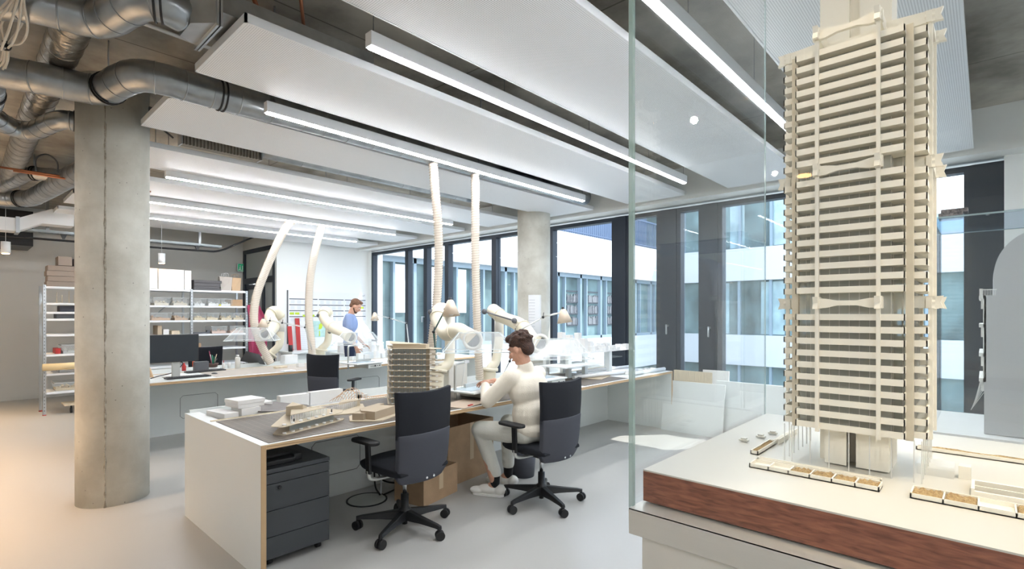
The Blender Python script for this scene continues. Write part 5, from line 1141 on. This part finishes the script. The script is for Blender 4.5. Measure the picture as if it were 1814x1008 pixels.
# planning board on the white wall
T = thing('planning_board', (5.55, 10.38, 1.4), 'large white planning board with timetable rows on the rear wall', 'board')
yb = 10.375
MB().box(4.60, 6.38, yb, 10.399, .86, 1.93).build('board_sheet', 'paper', T); MB().box(4.585, 4.60, yb - .004, 10.399, .86, 1.95).build('board_edge', 'dark_grey', T)
hb = MB(); tx = MB()
for r_, z in enumerate((1.765, 1.645, 1.525, 1.405)):
    for x0, x1 in ((4.62, 5.22), (5.25, 5.82), (5.85, 6.36)):
        hb.box(x0, x1, yb - .003, yb, z, z + .018)
        for k in range(4):
            for m_ in range(3): tx.box(x0 + .03 + k * .135, x0 + .11 + k * .135, yb - .002, yb, z - .03 - m_ * .024, z - .022 - m_ * .024)
hb.build('header_bar', mat('bar_grey', (84, 90, 98), .7), T)['kind'] = 'stuff'; tx.build('entry_row', mat('entry_grey', (190, 194, 204), .8), T)['kind'] = 'stuff'
gn = mat('sticker_green', (186, 208, 60), .7)
for k, (x, z) in enumerate(((4.63, 1.455), (4.74, 1.455), (4.90, 1.41), (5.06, 1.41), (6.22, 1.585), (5.2, 1.41))): MB().box(x, x + .09, yb - .004, yb, z, z + .045).build('sticker', gn, T)
lt = MB().tube([(6.26, yb - .002, 1.87), (6.28, yb - .002, 1.885), (6.29, yb - .002, 1.865), (6.31, yb - .002, 1.885), (6.32, yb - .002, 1.865), (6.34, yb - .002, 1.90)], .003, 5); lt.build('scribble', 'black_plastic', T)
T = thing('map_poster', (5.15, 10.36, 1.1), 'pale green map poster with yellow green patches behind the rear extractor', 'poster')
MB().box(5.05, 5.45, 10.365, 10.372, .98, 1.32).build('map_sheet', mat('map_blue', (186, 220, 214), .8, var=.1, vscale=12), T)
MB().extr([(0, 0), (.06, .01), (.09, .08), (.06, .15), (.01, .1)], (5.24, 10.364, 1.14), (1, 0, 0), (0, 0, 1), (0, -1, 0), .002).extr([(0, 0), (.02, 0), (.02, .12), (0, .1)], (5.25, 10.364, 1.0), (1, 0, 0), (0, 0, 1), (0, -1, 0), .002).build('park_patch', gn, T)
T = thing('grid_sheet', (4.95, 10.36, 1), 'white gridded sheet below the planning board beside the red strips', 'paper')
MB().box(4.84, 5.03, 10.365, 10.372, .74, 1.28).build('sheet', 'paper', T); g_ = MB()
for k in range(12): g_.box(4.845, 5.025, 10.363, 10.365, .78 + k * .04, .783 + k * .04)
g_.build('grid_lines', 'entry_grey', T)['kind'] = 'stuff'
for x, z1, lean, t in ((4.58, 1.22, .0, 'shorter red strip leaning on the rear wall, left one'), (4.74, 1.38, .0, 'taller red strip leaning on the rear wall, right one')):
    tag(MB().add([(x, 10.28, .732), (x + .085, 10.28, .732), (x + .08, 10.35, z1), (x - .01, 10.35, z1), (x, 10.29, .732), (x + .085, 10.29, .732), (x + .08, 10.36, z1), (x - .01, 10.36, z1)], [(0, 1, 2, 3), (7, 6, 5, 4), (0, 4, 5, 1), (1, 5, 6, 2), (2, 6, 7, 3), (3, 7, 4, 0)]).build('red_strip', 'red_card'), t, 'strip', 'red strips on the rear wall')
tag(MB().cyl((4.48, 10.0), .04, .732, .86, 18).build('glue_can', 'black_plastic'), 'black can on the counter at the rear wall', 'can')

# ---------------- computer place on the farther desk ----------------
T = thing('monitor', (1.72, 6.85, .745), 'wide black computer monitor on a silver stand, on the farther desk', 'monitor')
mc = Vector((1.68, 6.75, 1.07)); q_ = Matrix.Translation(mc) @ Matrix.Rotation(.0, 4, 'Z'); b_ = MB(); b_.X = q_
b_.box(-.33, .265, -.012, .03, -.145, .165).build('screen_case', 'black_plastic', T, bevel=.004)
b_ = MB(); b_.X = q_; b_.box(-.32, .255, -.0135, -.012, -.135, .157).build('screen', mat('screen_dark', (44, 50, 56), .25), T)
MB().box(1.69, 1.77, 6.79, 6.82, .748, .95).box(1.62, 1.84, 6.70, 6.92, .746, .753).build('stand', 'alu', T, bevel=.003)
def kb(c, rz, label):
    T = thing('keyboard', c, label, 'keyboard', 'black keyboards', rz=rz); X = Matrix.Translation(c) @ Matrix.Rotation(rz, 4, 'Z'); a = MB(); a.X = X; a.box(-.22, .22, -.065, .065, 0, .014).build('keyboard_body', 'black_plastic', T, bevel=.003)
    k = MB(); k.X = X
    for i in range(17):
        for j in range(5): k.box(-.205 + i * .0242, -.187 + i * .0242, -.052 + j * .0215, -.036 + j * .0215, .014, .019)
    k.build('keys', mat('key_grey', (52, 53, 56), .5), T)['kind'] = 'stuff'
kb((1.814, 6.662, 0.747), .02, 'black keyboard in front of the monitor'); kb((2.152, 7.199, 0.749), .08, 'black keyboard behind the front one, on the mat')
tag(MB().ball((2.146, 6.852, 0.748), .03, 14, (1.1, 1.5, .55)).build('mouse', 'black_plastic'), 'black computer mouse right of the keyboards', 'mouse')
sc = R_
def cyl_(nm, px, r, h, m, label, cat, grp=None, prof=None, n=18):
    b_ = MB(); pr = prof or [(r, 0), (r, h)]; b_.lathe(px, pr, n); return tag(b_.build(nm, m), label, cat, grp)
T = thing('spray_can', (2.552, 7.263, 0.748), 'white bottle with rounded top right of the pens', 'bottle'); g0 = (2.552, 7.263, 0.748)
MB().lathe(g0, [(.032, 0), (.032, .14), (.022, .155)], 20).build('can_body', 'pale_tube', T); MB().lathe(g0, [(.017, .155), (.017, .18), (0, .182)], 16).build('cap', 'model_white', T)
T = thing('glue_bottle', (2.426, 7.4, 0.748), 'small glue bottle with red tip', 'bottle'); g0 = (2.426, 7.4, 0.748)
MB().lathe(g0, [(.018, 0), (.018, .06), (.007, .08)], 16).build('bottle_body', 'model_white', T); MB().lathe(g0, [(.006, .08), (.002, .115)], 10).build('tip', 'red_card', T)
T = thing('pen_box', (2.404, 7.744, 0.748), 'wide dark bowl full of pens and brushes', 'pen holder'); g0 = Vector((2.404, 7.744, 0.748))
MB().lathe(g0, [(.055, 0), (.07, .05), (.064, .05), (.05, .008)], 22).build('bowl', mat('bowl_brown', (74, 50, 42), .5), T)
for k, (dx, dz, m_) in enumerate(((-.05, .22, 'pink_cloth'), (-.03, .17, 'steel'), (.0, .16, 'green_plastic'), (.012, .14, 'green_plastic'), (.03, .12, 'black_plastic'), (.055, .17, 'pale_wood'), (.045, .11, 'dark_grey'))):
    MB().tube([g0 + Vector((dx * .3, .01 * k - .02, .01)), g0 + Vector((dx, .02 * (k % 3) - .02, dz))], .0042, 6).build('pen', m_, T)
cyl_('paper_cup', (2.502, 7.422, 0.748), .018, .075, 'model_white', 'white tube with blue print left of the spray bottle', 'tube')
cyl_('tape_roll', (2.327, 7.304, 0.748), .022, .03, 'paper', 'small white tape roll beside the pen bowl', 'tape roll')
cyl_('red_bottle', (1.996, 7.496, 0.746), .022, .1, 'red_card', 'small red bottle behind the monitor stand', 'bottle', prof=[(.024, 0), (.024, .06), (.012, .08), (.012, .1)])
cyl_('orange_pot', (2.181, 7.771, 0.748), .015, .09, mat('orange', (214, 90, 40), .5), 'slim orange pot behind the monitor stand', 'pot')
tag(MB().box(2.08, 2.24, 7.36, 7.44, .697, .86).build('dark_box', 'dark_grey', bevel=.003), 'dark upright box right of the monitor', 'box')
tag(MB().add([(1.40, 7.0, .747), (1.56, 6.98, .747), (1.58, 7.12, .747), (1.42, 7.14, .747), (1.43, 7.03, .85), (1.53, 7.0, .83), (1.55, 7.10, .86), (1.45, 7.12, .82)], [(0, 1, 5, 4), (1, 2, 6, 5), (2, 3, 7, 6), (3, 0, 4, 7), (4, 5, 6, 7)]).build('paper_heap', mat('tan_paper', (206, 176, 140), .8), bevel=.012), 'crumpled tan paper bag left of the monitor stand', 'bag')
tag(MB().tube(bez([(1.5, 6.85, .75), (1.6, 6.95, .76), (1.72, 6.86, .80), (1.80, 6.80, .90), (1.74, 6.84, .93)], 6), .005, 6).build('monitor_cable', 'black_rubber'), 'black cable curling behind the monitor stand', 'cable')
tag(MB().add([(2.978, 8.385, 0.746), (3.025, 7.56, 0.746), (3.354, 8.558, 0.746), (3.48, 9.41, 0.746), (2.861, 7.82, 0.935), (2.912, 7.469, 0.902)], [(0, 1, 5, 4), (1, 2, 5), (3, 0, 4), (2, 3, 4, 5)]).build('folded_card', 'dark_grey', solid=.003), 'folded dark card lying behind the bottle on the farther desk', 'card')
for i, (p, d, m_, t) in enumerate((((2.965, 6.918, 0.748), (.16, .07, .022), 'pale_wood', 'pale stick bundle beside the curved hose'), ((3.211, 6.868, 0.748), (.09, .06, .05), 'model_white', 'small white block left of the empty rear chair'), ((3.356, 7.542, 0.748), (.2, .12, .12), 'paper', 'white open carton between the rear hoses'), ((2.878, 6.498, 0.749), (.16, .10, .008), 'paper', 'white notepad on the farther desk'))):
    tag(MB().cbox(Vector(p) + Vector((0, 0, d[2] / 2)), d, (0, 0, .15)).build('white_block' if i != 3 else 'notepad', m_, bevel=.002), t, 'block' if i != 3 else 'notepad')
# clutter of white foam models behind, on the farther desk and counter
q = random.Random(21); k = 0
for px in range(600, 700, 12):
    p = Vector((-0.153, -3.399, 0)) if False else None
for i, (px, h) in enumerate(((1, .05), (2, .09), (3, .06), (4, .12), (5, .07), (6, .10), (7, .05), (8, .08), (9, .13), (10, .06), (11, .09), (12, .05))):
    x = 4.35 + i * .15; y = 7.50 + .05 * (i % 3)
    tag(MB().box(x, x + q.uniform(.05, .11), y, y + .08, .697, .73 + h).build('foam_building', 'model_white', bevel=.001), 'small foam building, back of the farther desk, %s from the left' % ('first second third fourth fifth sixth seventh eighth ninth tenth eleventh twelfth'.split()[i]), 'foam block', 'foam buildings on the farther desk')
T = thing('city_table', (5.2, 8.2, 0), 'white table with a city of foam blocks behind the farther desk', 'table')
MB().box(4.95, 6.35, 8.75, 9.35, .70, .73).build('table_top', 'white_laminate', T)
for x, y in ((5.0, 8.8), (6.3, 8.8), (5.0, 9.3), (6.3, 9.3)): MB().box(x - .02, x + .02, y - .02, y + .02, 0, .70).build('leg', 'white_metal', T)
for i in range(14):
    x = 5.0 + (i % 7) * .18; y = 8.82 + (i // 7) * .22; h = q.uniform(.04, .2)
    tag(MB().box(x, x + q.uniform(.06, .12), y, y + .1, .73, .73 + h).build('foam_building', 'model_white'), 'foam building on the window table, %s row, %s from the left' % (('front', 'back')[i // 7], ('first second third fourth fifth sixth seventh'.split()[i % 7])), 'foam block', 'foam buildings on the window table')
# raised city model on the right of the near desk
T = thing('raised_city_board', (5.35, 3.72, .745), 'two tier stand carrying a white city model at the right end of the near desk', 'model stand')
MB().box(4.60, 6.10, 3.42, 3.82, 1.005, 1.02).build('upper_board', 'model_white', T); MB().box(4.35, 5.05, 3.24, 3.60, .893, .905).build('lower_board', 'white_laminate', T)
MB().box(4.25, 6.10, 3.60, 3.80, .893, .903).build('glass_shelf', 'acrylic', T)
for x, y in ((4.70, 3.46), (5.02, 3.46), (5.55, 3.46), (6.0, 3.78), (5.02, 3.78), (4.70, 3.78)): MB().box(x - .03, x + .03, y - .022, y + .022, .746, 1.005).build('post', 'white_laminate', T)
q = random.Random(4)
tw = [(4.66, 3.52, .24), (4.80, 3.50, .17), (4.92, 3.60, .20), (4.72, 3.70, .14), (5.02, 3.46, .16), (5.12, 3.62, .22), (5.20, 3.50, .12)]
for i, (x, y, h) in enumerate(tw): tag(MB().box(x, x + .065, y, y + .065, 1.02, 1.02 + h).build('tower_block', 'model_white'), 'white foam tower on the raised city model, %s from the left' % ('first second third fourth fifth sixth seventh'.split()[i]), 'foam block', 'foam towers of the city model')
ct = MB(); n = 0
for i in range(18):
    for j in range(4):
        x = 4.64 + i * .08; y = 3.43 + j * .095
        if any(abs(x - a) < .08 and abs(y - b_) < .08 for a, b_, _ in tw): continue
        ct.box(x, x + q.uniform(.045, .07), y, y + q.uniform(.05, .08), 1.02, 1.02 + q.uniform(.02, .065))
ct.build('low_city_blocks', 'model_white', T)['kind'] = 'stuff'
for i, (a, b_, r, t) in enumerate((((4.6, 3.32, .775), (5.7, 3.16, .775), .022, 'long white paper roll lying at the right end of the near desk'), ((5.1, 3.62, .77), (6.1, 3.5, .77), .018, 'thinner white paper roll behind the long one'), ((5.35, 3.05, .77), (6.15, 3.02, .77), .022, 'white paper roll along the front edge at the right end'))):
    tag(MB().tube([a, b_], r, 16).build('paper_roll', 'paper'), t, 'roll', 'paper rolls on the near desk')
for i, (x, y, w, l, rz, z) in enumerate(((4.75, 3.15, .42, .30, .3, .75), (4.95, 3.25, .40, .28, -.2, .754), (5.2, 3.2, .45, .32, .1, .746), (5.6, 3.4, .50, .35, -.1, .7465))):
    tag(MB().box(x, x + w, y, y + l, z, z + .003, rz=rz).build('loose_sheet', ('grey_card', 'paper', 'paper', 'paper')[i]), 'loose %s sheet on the right half of the near desk, %s from the left' % (('grey', 'white', 'white', 'large white')[i], ('first', 'second', 'third', 'last')[i]), 'paper', 'loose sheets on the near desk')
q = random.Random(8)
for i in range(9):
    x = 5.45 + i * .078; tag(MB().box(x, x + q.uniform(.04, .07), 3.12, 3.18, .7465, .77 + q.uniform(0, .02)).build('foam_offcut', 'model_white'), 'small white foam offcut at the right desk end, %s from the left' % ('first second third fourth fifth sixth seventh eighth ninth'.split()[i]), 'foam offcut', 'foam offcuts at the desk end')
tag(MB().box(2.60, 2.95, 2.96, 3.2, .749, .752, rz=.25).build('brown_paper', mat('brown_pad', (190, 172, 154), .8)), 'brown paper sheet in front of the foam cutter', 'paper')
tag(MB().box(2.72, 2.78, 2.965, 2.98, .7525, .76, rz=.3).build('red_cutter', 'red_card'), 'small red cutter knife on the brown paper sheet', 'knife')
tag(MB().box(3.30, 3.55, 3.88, 4.2, .697, .98).build('white_device', 'pale_tube', bevel=.01), 'pale upright device behind the foam cutter', 'device')
# ---------------- people ----------------
mat('skin', (214, 164, 138), .55, var=.08, vscale=30)
mat('hair_brown', (74, 46, 32), .7, c2=(42, 26, 18), vscale=60, bump=.8, bscale=140)
mat('hair_auburn', (122, 84, 58), .7, c2=(84, 56, 38), vscale=60, bump=.6, bscale=140)
mat('cream_knit', (232, 224, 208), .95, bump=.25, bscale=260, vstretch=(1, 1, .4))
mat('white_denim', (214, 213, 204), .9, bump=.2, bscale=120)
mat('blue_tee', (140, 158, 196), .9, bump=.1, bscale=40)
mat('navy_denim', (44, 54, 80), .9, bump=.15, bscale=120)
mat('black_sock', (22, 22, 24), .9)
mat('white_shoe', (226, 224, 218), .5)
mat('lip', (176, 104, 92), .5); mat('eye_white', (236, 234, 230), .3)
def cap(mb, a, b_, ra, rb, n=16, sq=None):
    """tapered capsule from a to b"""
    a = Vector(a); b_ = Vector(b_); L_ = (b_ - a).length; q = Vector((0, 0, 1)).rotation_difference((b_ - a).normalized()).to_matrix() if L_ > 1e-6 else Matrix.Identity(3)
    prof = [(max(1e-4, ra * math.cos(t)), ra * math.sin(t)) for t in [-PI / 2 + PI / 2 * k / 4 for k in range(5)]] + [(max(1e-4, rb * math.cos(t)), L_ + rb * math.sin(t)) for t in [PI / 2 * k / 4 for k in range(5)]]
    vs = []
    for r, z in prof:
        for k in range(n):
            t = 2 * PI * k / n; vs.append(q @ Vector((r * math.cos(t), r * math.sin(t), z)) + a)
    m_ = len(prof); fs = [(i * n + k, i * n + (k + 1) % n, (i + 1) * n + (k + 1) % n, (i + 1) * n + k) for i in range(m_ - 1) for k in range(n)]
    fs += [tuple(reversed(range(n))), tuple(range((m_ - 1) * n, m_ * n))]
    mb.add(vs, fs, True); return mb
def ell(mb, c, r, rot=None, n=20):
    c = Vector(c); q = rot or Matrix.Identity(3); vs = []; m_ = n // 2
    for i in range(m_ + 1):
        a = -PI / 2 + PI * i / m_
        for k in range(n):
            t = 2 * PI * k / n; vs.append(q @ Vector((r[0] * max(1e-4, math.cos(a)) * math.cos(t), r[1] * max(1e-4, math.cos(a)) * math.sin(t), r[2] * math.sin(a))) + c)
    fs = [(i * n + k, i * n + (k + 1) % n, (i + 1) * n + (k + 1) % n, (i + 1) * n + k) for i in range(m_) for k in range(n)] + [tuple(reversed(range(n))), tuple(range(m_ * n, m_ * n + n))]
    mb.add(vs, fs, True); return mb
def flesh(mb, name, m_, parent, vox, it=6):
    o = mb.build(name, m_, parent)
    r_ = o.modifiers.new('remesh', 'REMESH'); r_.mode = 'VOXEL'; r_.voxel_size = vox; r_.use_smooth_shade = True
    s_ = o.modifiers.new('smooth', 'SMOOTH'); s_.factor = .5; s_.iterations = it
    return o
def head(mb, c, q):
    """skull, jaw, nose, ears, brow; local: face towards +y, up +z"""
    f = lambda p: Vector(c) + q @ Vector(p)
    ell(mb, f((0, -.012, .03)), (.076, .094, .092), q); ell(mb, f((0, .022, -.035)), (.058, .066, .075), q); ell(mb, f((0, .055, -.088)), (.030, .026, .022), q)
    cap(mb, f((0, .088, .012)), f((0, .108, -.024)), .009, .014, 10); ell(mb, f((0, .100, -.030)), (.017, .012, .010), q)
    ell(mb, f((0, .080, .030)), (.050, .014, .010), q)
    for s_ in (-1, 1): ell(mb, f((s_ * .077, -.006, -.008)), (.008, .018, .030), q); ell(mb, f((s_ * .040, .060, -.028)), (.022, .022, .024), q)
    ell(mb, f((0, .088, -.058)), (.024, .012, .009), q)
def face_parts(c, q, T):
    f = lambda p: Vector(c) + q @ Vector(p)
    for s_ in (-1, 1):
        e = MB(); ell(e, f((s_ * .031, .079, .006)), (.0125, .009, .007), q, 12); e.build('eye', 'eye_white', T)
        e = MB(); ell(e, f((s_ * .031, .0865, .004)), (.005, .003, .005), q, 10); e.build('pupil', 'black_plastic', T)
    e = MB(); ell(e, f((0, .094, -.058)), (.021, .007, .006), q, 12); e.build('lips', 'lip', T)
def hand(mb, wrist, d, up, side, curl=.6):
    """palm and five fingers; d: towards the fingers, up: back of the hand, side: -1/+1 thumb side"""
    d = Vector(d).normalized(); up = Vector(up); up = (up - d * up.dot(d)).normalized(); r = d.cross(up).normalized() * side; w_ = Vector(wrist)
    for k in (-1, 0, 1): cap(mb, w_ + r * k * .018 + d * .012, w_ + r * k * .024 + d * .078, .016, .013, 10)
    for k, (o_, L_) in enumerate(((.033, .068), (.012, .078), (-.010, .073), (-.031, .058))):
        p = w_ + d * .082 + r * o_; a = curl * (.35 + .08 * k); dd = d
        for s_, rr in ((.45, .0088), (.32, .008), (.23, .0072)):
            dd = (dd * math.cos(a) - up * math.sin(a)).normalized() if s_ != .45 else (d * math.cos(a * .6) - up * math.sin(a * .6) + r * o_ * 1.5).normalized()
            if s_ == .23: dd = (d * math.cos(a * 2.2) - up * math.sin(a * 2.2)).normalized()
            if s_ == .32: dd = (d * math.cos(a * 1.5) - up * math.sin(a * 1.5)).normalized()
            n_ = p + dd * L_ * s_; cap(mb, p, n_, rr, rr * .94, 10); p = n_
    t0 = w_ + d * .022 + r * .026; t1 = t0 + (d * .6 + r * .7 - up * .35).normalized() * .042; t2 = t1 + (d * .9 + r * .25 - up * .4).normalized() * .034
    cap(mb, t0, t1, .0135, .0105, 10); cap(mb, t1, t2, .0105, .0085, 10)
def shoe(T, ankle, toe, m_):
    a = Vector((ankle[0], ankle[1], 0)); t = Vector((toe[0], toe[1], 0)); d = (t - a).normalized(); s_ = MB()
    q = Matrix.Rotation(math.atan2(d.y, d.x) - PI / 2, 3, 'Z'); h = a - d * .045
    ell(s_, h + Vector((0, 0, .050)), (.040, .050, .045), q); ell(s_, a + d * .06 + Vector((0, 0, .048)), (.042, .085, .042), q); ell(s_, a + d * .15 + Vector((0, 0, .034)), (.045, .065, .030), q)
    cap(s_, h + Vector((0, 0, .022)), a + d * .165 + Vector((0, 0, .022)), .022, .02)
    o = flesh(s_, 'shoe', m_, T, .006, 4)
    so = MB(); so.X = Matrix.Translation(a + d * .055) @ q.to_4x4(); so.prism(rr(.086, .27, .04), .002, .018); so.build('sole', 'model_white', o)
    la = MB()
    for k in range(4): p = a + d * (.05 + k * .022) + Vector((0, 0, .088 - k * .011)); n_ = Vector((-d.y, d.x, 0)); la.tube([p - n_ * .02, p + n_ * .02], .0028, 6)
    la.build('laces', 'paper', o)

# seated person in white at the near desk
T = thing('person', (3.05, 2.62, 0), 'person in cream sweater and white trousers sitting at the near desk', 'person')
hq = Euler((-.42, .02, .2)).to_matrix(); HC = (2.99, 2.665, 1.195)
LS, RS, LE, RE, LW, RW = (2.885, 2.665, .985), (3.215, 2.675, .985), (2.80, 2.83, .80), (3.27, 2.88, .82), (2.955, 3.02, .895), (3.09, 3.05, .905)
b_ = MB(); head(b_, HC, hq)
cap(b_, (3.03, 2.625, 1.0), (3.0, 2.645, 1.13), .054, .052)
ell(b_, (3.05, 2.63, .86), (.15, .10, .16)); ell(b_, (3.055, 2.60, .60), (.145, .11, .14)); cap(b_, LS, RS, .05, .05)
for S, E_, W_ in ((LS, LE, LW), (RS, RE, RW)): cap(b_, S, E_, .046, .038); cap(b_, E_, W_, .037, .025)
hand(b_, LW, (.55, .55, .05), (-.3, .2, 1), 1, 1.0); hand(b_, RW, (-.45, .75, -.1), (.2, .2, 1), -1, 1.0)
for s_, K, A_k in ((-1, (2.86, 2.98, .545), (2.975, 2.925, .10)), (1, (3.21, 3.0, .545), (3.225, 3.01, .10))):
    cap(b_, (3.055 + s_ * .09, 2.60, .55), K, .078, .052); cap(b_, K, A_k, .05, .034); cap(b_, A_k, (A_k[0] - .02, A_k[1] + .06, .05), .034, .03)
flesh(b_, 'body', 'skin', T, .0055, 3); face_parts(HC, hq, T)
# hair: short, tousled
hr = MB(); f = lambda p: Vector(HC) + hq @ Vector(p); ell(hr, f((0, -.028, .052)), (.088, .098, .084), hq); ell(hr, f((0, -.065, -.005)), (.070, .05, .07), hq); ell(hr, f((0, .045, .105)), (.060, .045, .035), hq)
q = random.Random(2)
for k in range(60):
    t = q.uniform(0, 2 * PI); u = q.uniform(-.1, 1); c_ = (.086 * math.cos(t) * math.sqrt(max(0, 1 - u * u * .9)), -.03 + .095 * math.sin(t) * math.sqrt(max(0, 1 - u * u * .9)), .052 + .082 * u)
    if c_[1] > .05 and c_[2] < .08: continue
    ell(hr, f(c_), (.016, .016, .012), hq, 10)
flesh(hr, 'hair', 'hair_brown', T, .006, 2)
sw = MB(); ell(sw, (3.05, 2.63, .88), (.185, .135, .165)); ell(sw, (3.055, 2.60, .70), (.175, .14, .17)); ell(sw, (3.055, 2.59, .585), (.178, .15, .09)); cap(sw, (LS[0] + .02, LS[1], LS[2] - .01), (RS[0] - .02, RS[1], RS[2] - .01), .072, .072)
cap(sw, (3.03, 2.63, 1.0), (3.018, 2.635, 1.06), .072, .064)
for S, E_, W_ in ((LS, LE, LW), (RS, RE, RW)):
    cap(sw, S, E_, .068, .058); w2 = Vector(E_).lerp(Vector(W_), .84); cap(sw, E_, w2, .056, .040)
q = random.Random(12)
flesh(sw, 'sweater', 'cream_knit', T, .009, 4)
tr = MB(); ell(tr, (3.055, 2.585, .575), (.165, .135, .095))
for s_, K, A_k in ((-1, (2.86, 2.98, .545), (2.975, 2.925, .19)), (1, (3.21, 3.0, .545), (3.225, 3.01, .19))):
    cap(tr, (3.055 + s_ * .09, 2.60, .555), K, .092, .070); cap(tr, K, A_k, .068, .052)
    for k in range(4): a = Vector(K).lerp(Vector(A_k), .3 + k * .2); cap(tr, a + Vector((-.04, .0, .01)), a + Vector((.04, .01, -.012)), .024, .022, 8)
flesh(tr, 'trousers', 'white_denim', T, .009, 3)
for s_, A_k, t_ in ((-1, (2.975, 2.925, .10), (2.89, 3.10)), (1, (3.225, 3.01, .10), (3.17, 3.19))):
    k_ = MB(); cap(k_, (A_k[0], A_k[1], .16), A_k, .041, .038); k_.build('sock', 'black_sock', T); shoe(T, A_k, t_, 'white_shoe')

# standing person in a blue shirt, behind the farther desk
yaw = math.radians(-128)
PX_, PY_ = 4.74, 8.22
T = thing('person', (PX_, PY_, 0), 'bearded person in light blue T-shirt standing behind the farther desk, looking down', 'person')
Q = Matrix.Translation((PX_, PY_, 0)) @ Matrix.Rotation(yaw, 4, 'Z'); q3 = Matrix.Rotation(yaw, 3, 'Z')
g = lambda x, y, z: tuple(Q @ Vector((x, y, z)))
hq = q3 @ Euler((-.62, 0, 0)).to_matrix(); HC = g(0, .09, 1.605)
b_ = MB(); head(b_, HC, hq); cap(b_, g(0, .0, 1.44), g(0, .05, 1.56), .055, .055)
ell(b_, g(0, 0, 1.28), (.16, .10, .19), q3); ell(b_, g(0, 0, 1.0), (.15, .10, .15), q3); cap(b_, g(-.17, 0, 1.42), g(.17, 0, 1.42), .05, .05)
AR = ((g(.195, 0, 1.41), g(.235, .02, 1.12), g(.215, .13, .88)), (g(-.195, 0, 1.41), g(-.24, .02, 1.12), g(-.20, .20, .93)))
for S, E_, W_ in AR: cap(b_, S, E_, .048, .040); cap(b_, E_, W_, .039, .026)
hand(b_, AR[0][2], q3 @ Vector((-.1, .35, -.9)), q3 @ Vector((1, 0, 0)), -1, .5); hand(b_, AR[1][2], q3 @ Vector((.3, .8, -.4)), q3 @ Vector((-.4, 0, 1)), 1, .7)
for s_ in (-1, 1): cap(b_, g(s_ * .09, 0, .92), g(s_ * .10, .01, .50), .085, .055); cap(b_, g(s_ * .10, .01, .50), g(s_ * .10, -.02, .09), .052, .035); cap(b_, g(s_ * .10, -.02, .07), g(s_ * .11, .10, .045), .033, .03)
flesh(b_, 'body', 'skin', T, .0065, 3); face_parts(HC, hq, T)
f = lambda p: Vector(HC) + hq @ Vector(p)
hr = MB(); ell(hr, f((0, -.026, .045)), (.083, .096, .086), hq); ell(hr, f((0, -.06, -.01)), (.066, .045, .06), hq); ell(hr, f((0, .04, .10)), (.055, .04, .03), hq); flesh(hr, 'hair', 'hair_auburn', T, .007, 3)
bd = MB(); ell(bd, f((0, .058, -.088)), (.040, .034, .028), hq)
for s_ in (-1, 1): cap(bd, f((s_ * .058, .0, -.045)), f((s_ * .030, .05, -.088)), .013, .016, 10)
flesh(bd, 'beard', 'hair_auburn', T, .006, 2)
ts = MB(); ell(ts, g(0, 0, 1.29), (.195, .13, .19), q3); ell(ts, g(0, 0, 1.10), (.178, .125, .17), q3); ell(ts, g(0, 0, .98), (.175, .125, .09), q3); cap(ts, g(-.15, 0, 1.40), g(.15, 0, 1.40), .075, .075); ell(ts, g(0, 0, 1.45), (.08, .07, .03), q3)
for S, E_, W_ in AR: cap(ts, S, Vector(S).lerp(Vector(E_), .62), .070, .062)
flesh(ts, 'shirt', 'blue_tee', T, .009, 4)
tr = MB(); ell(tr, g(0, 0, .94), (.165, .115, .10), q3)
for s_ in (-1, 1): cap(tr, g(s_ * .09, 0, .92), g(s_ * .10, .01, .50), .096, .068); cap(tr, g(s_ * .10, .01, .50), g(s_ * .10, -.02, .12), .066, .052)
flesh(tr, 'jeans', 'navy_denim', T, .010, 3)
for s_ in (-1, 1): a, t = g(s_ * .10, -.02, .1), g(s_ * .12, .15, 0); shoe(T, a, t, 'white_shoe')
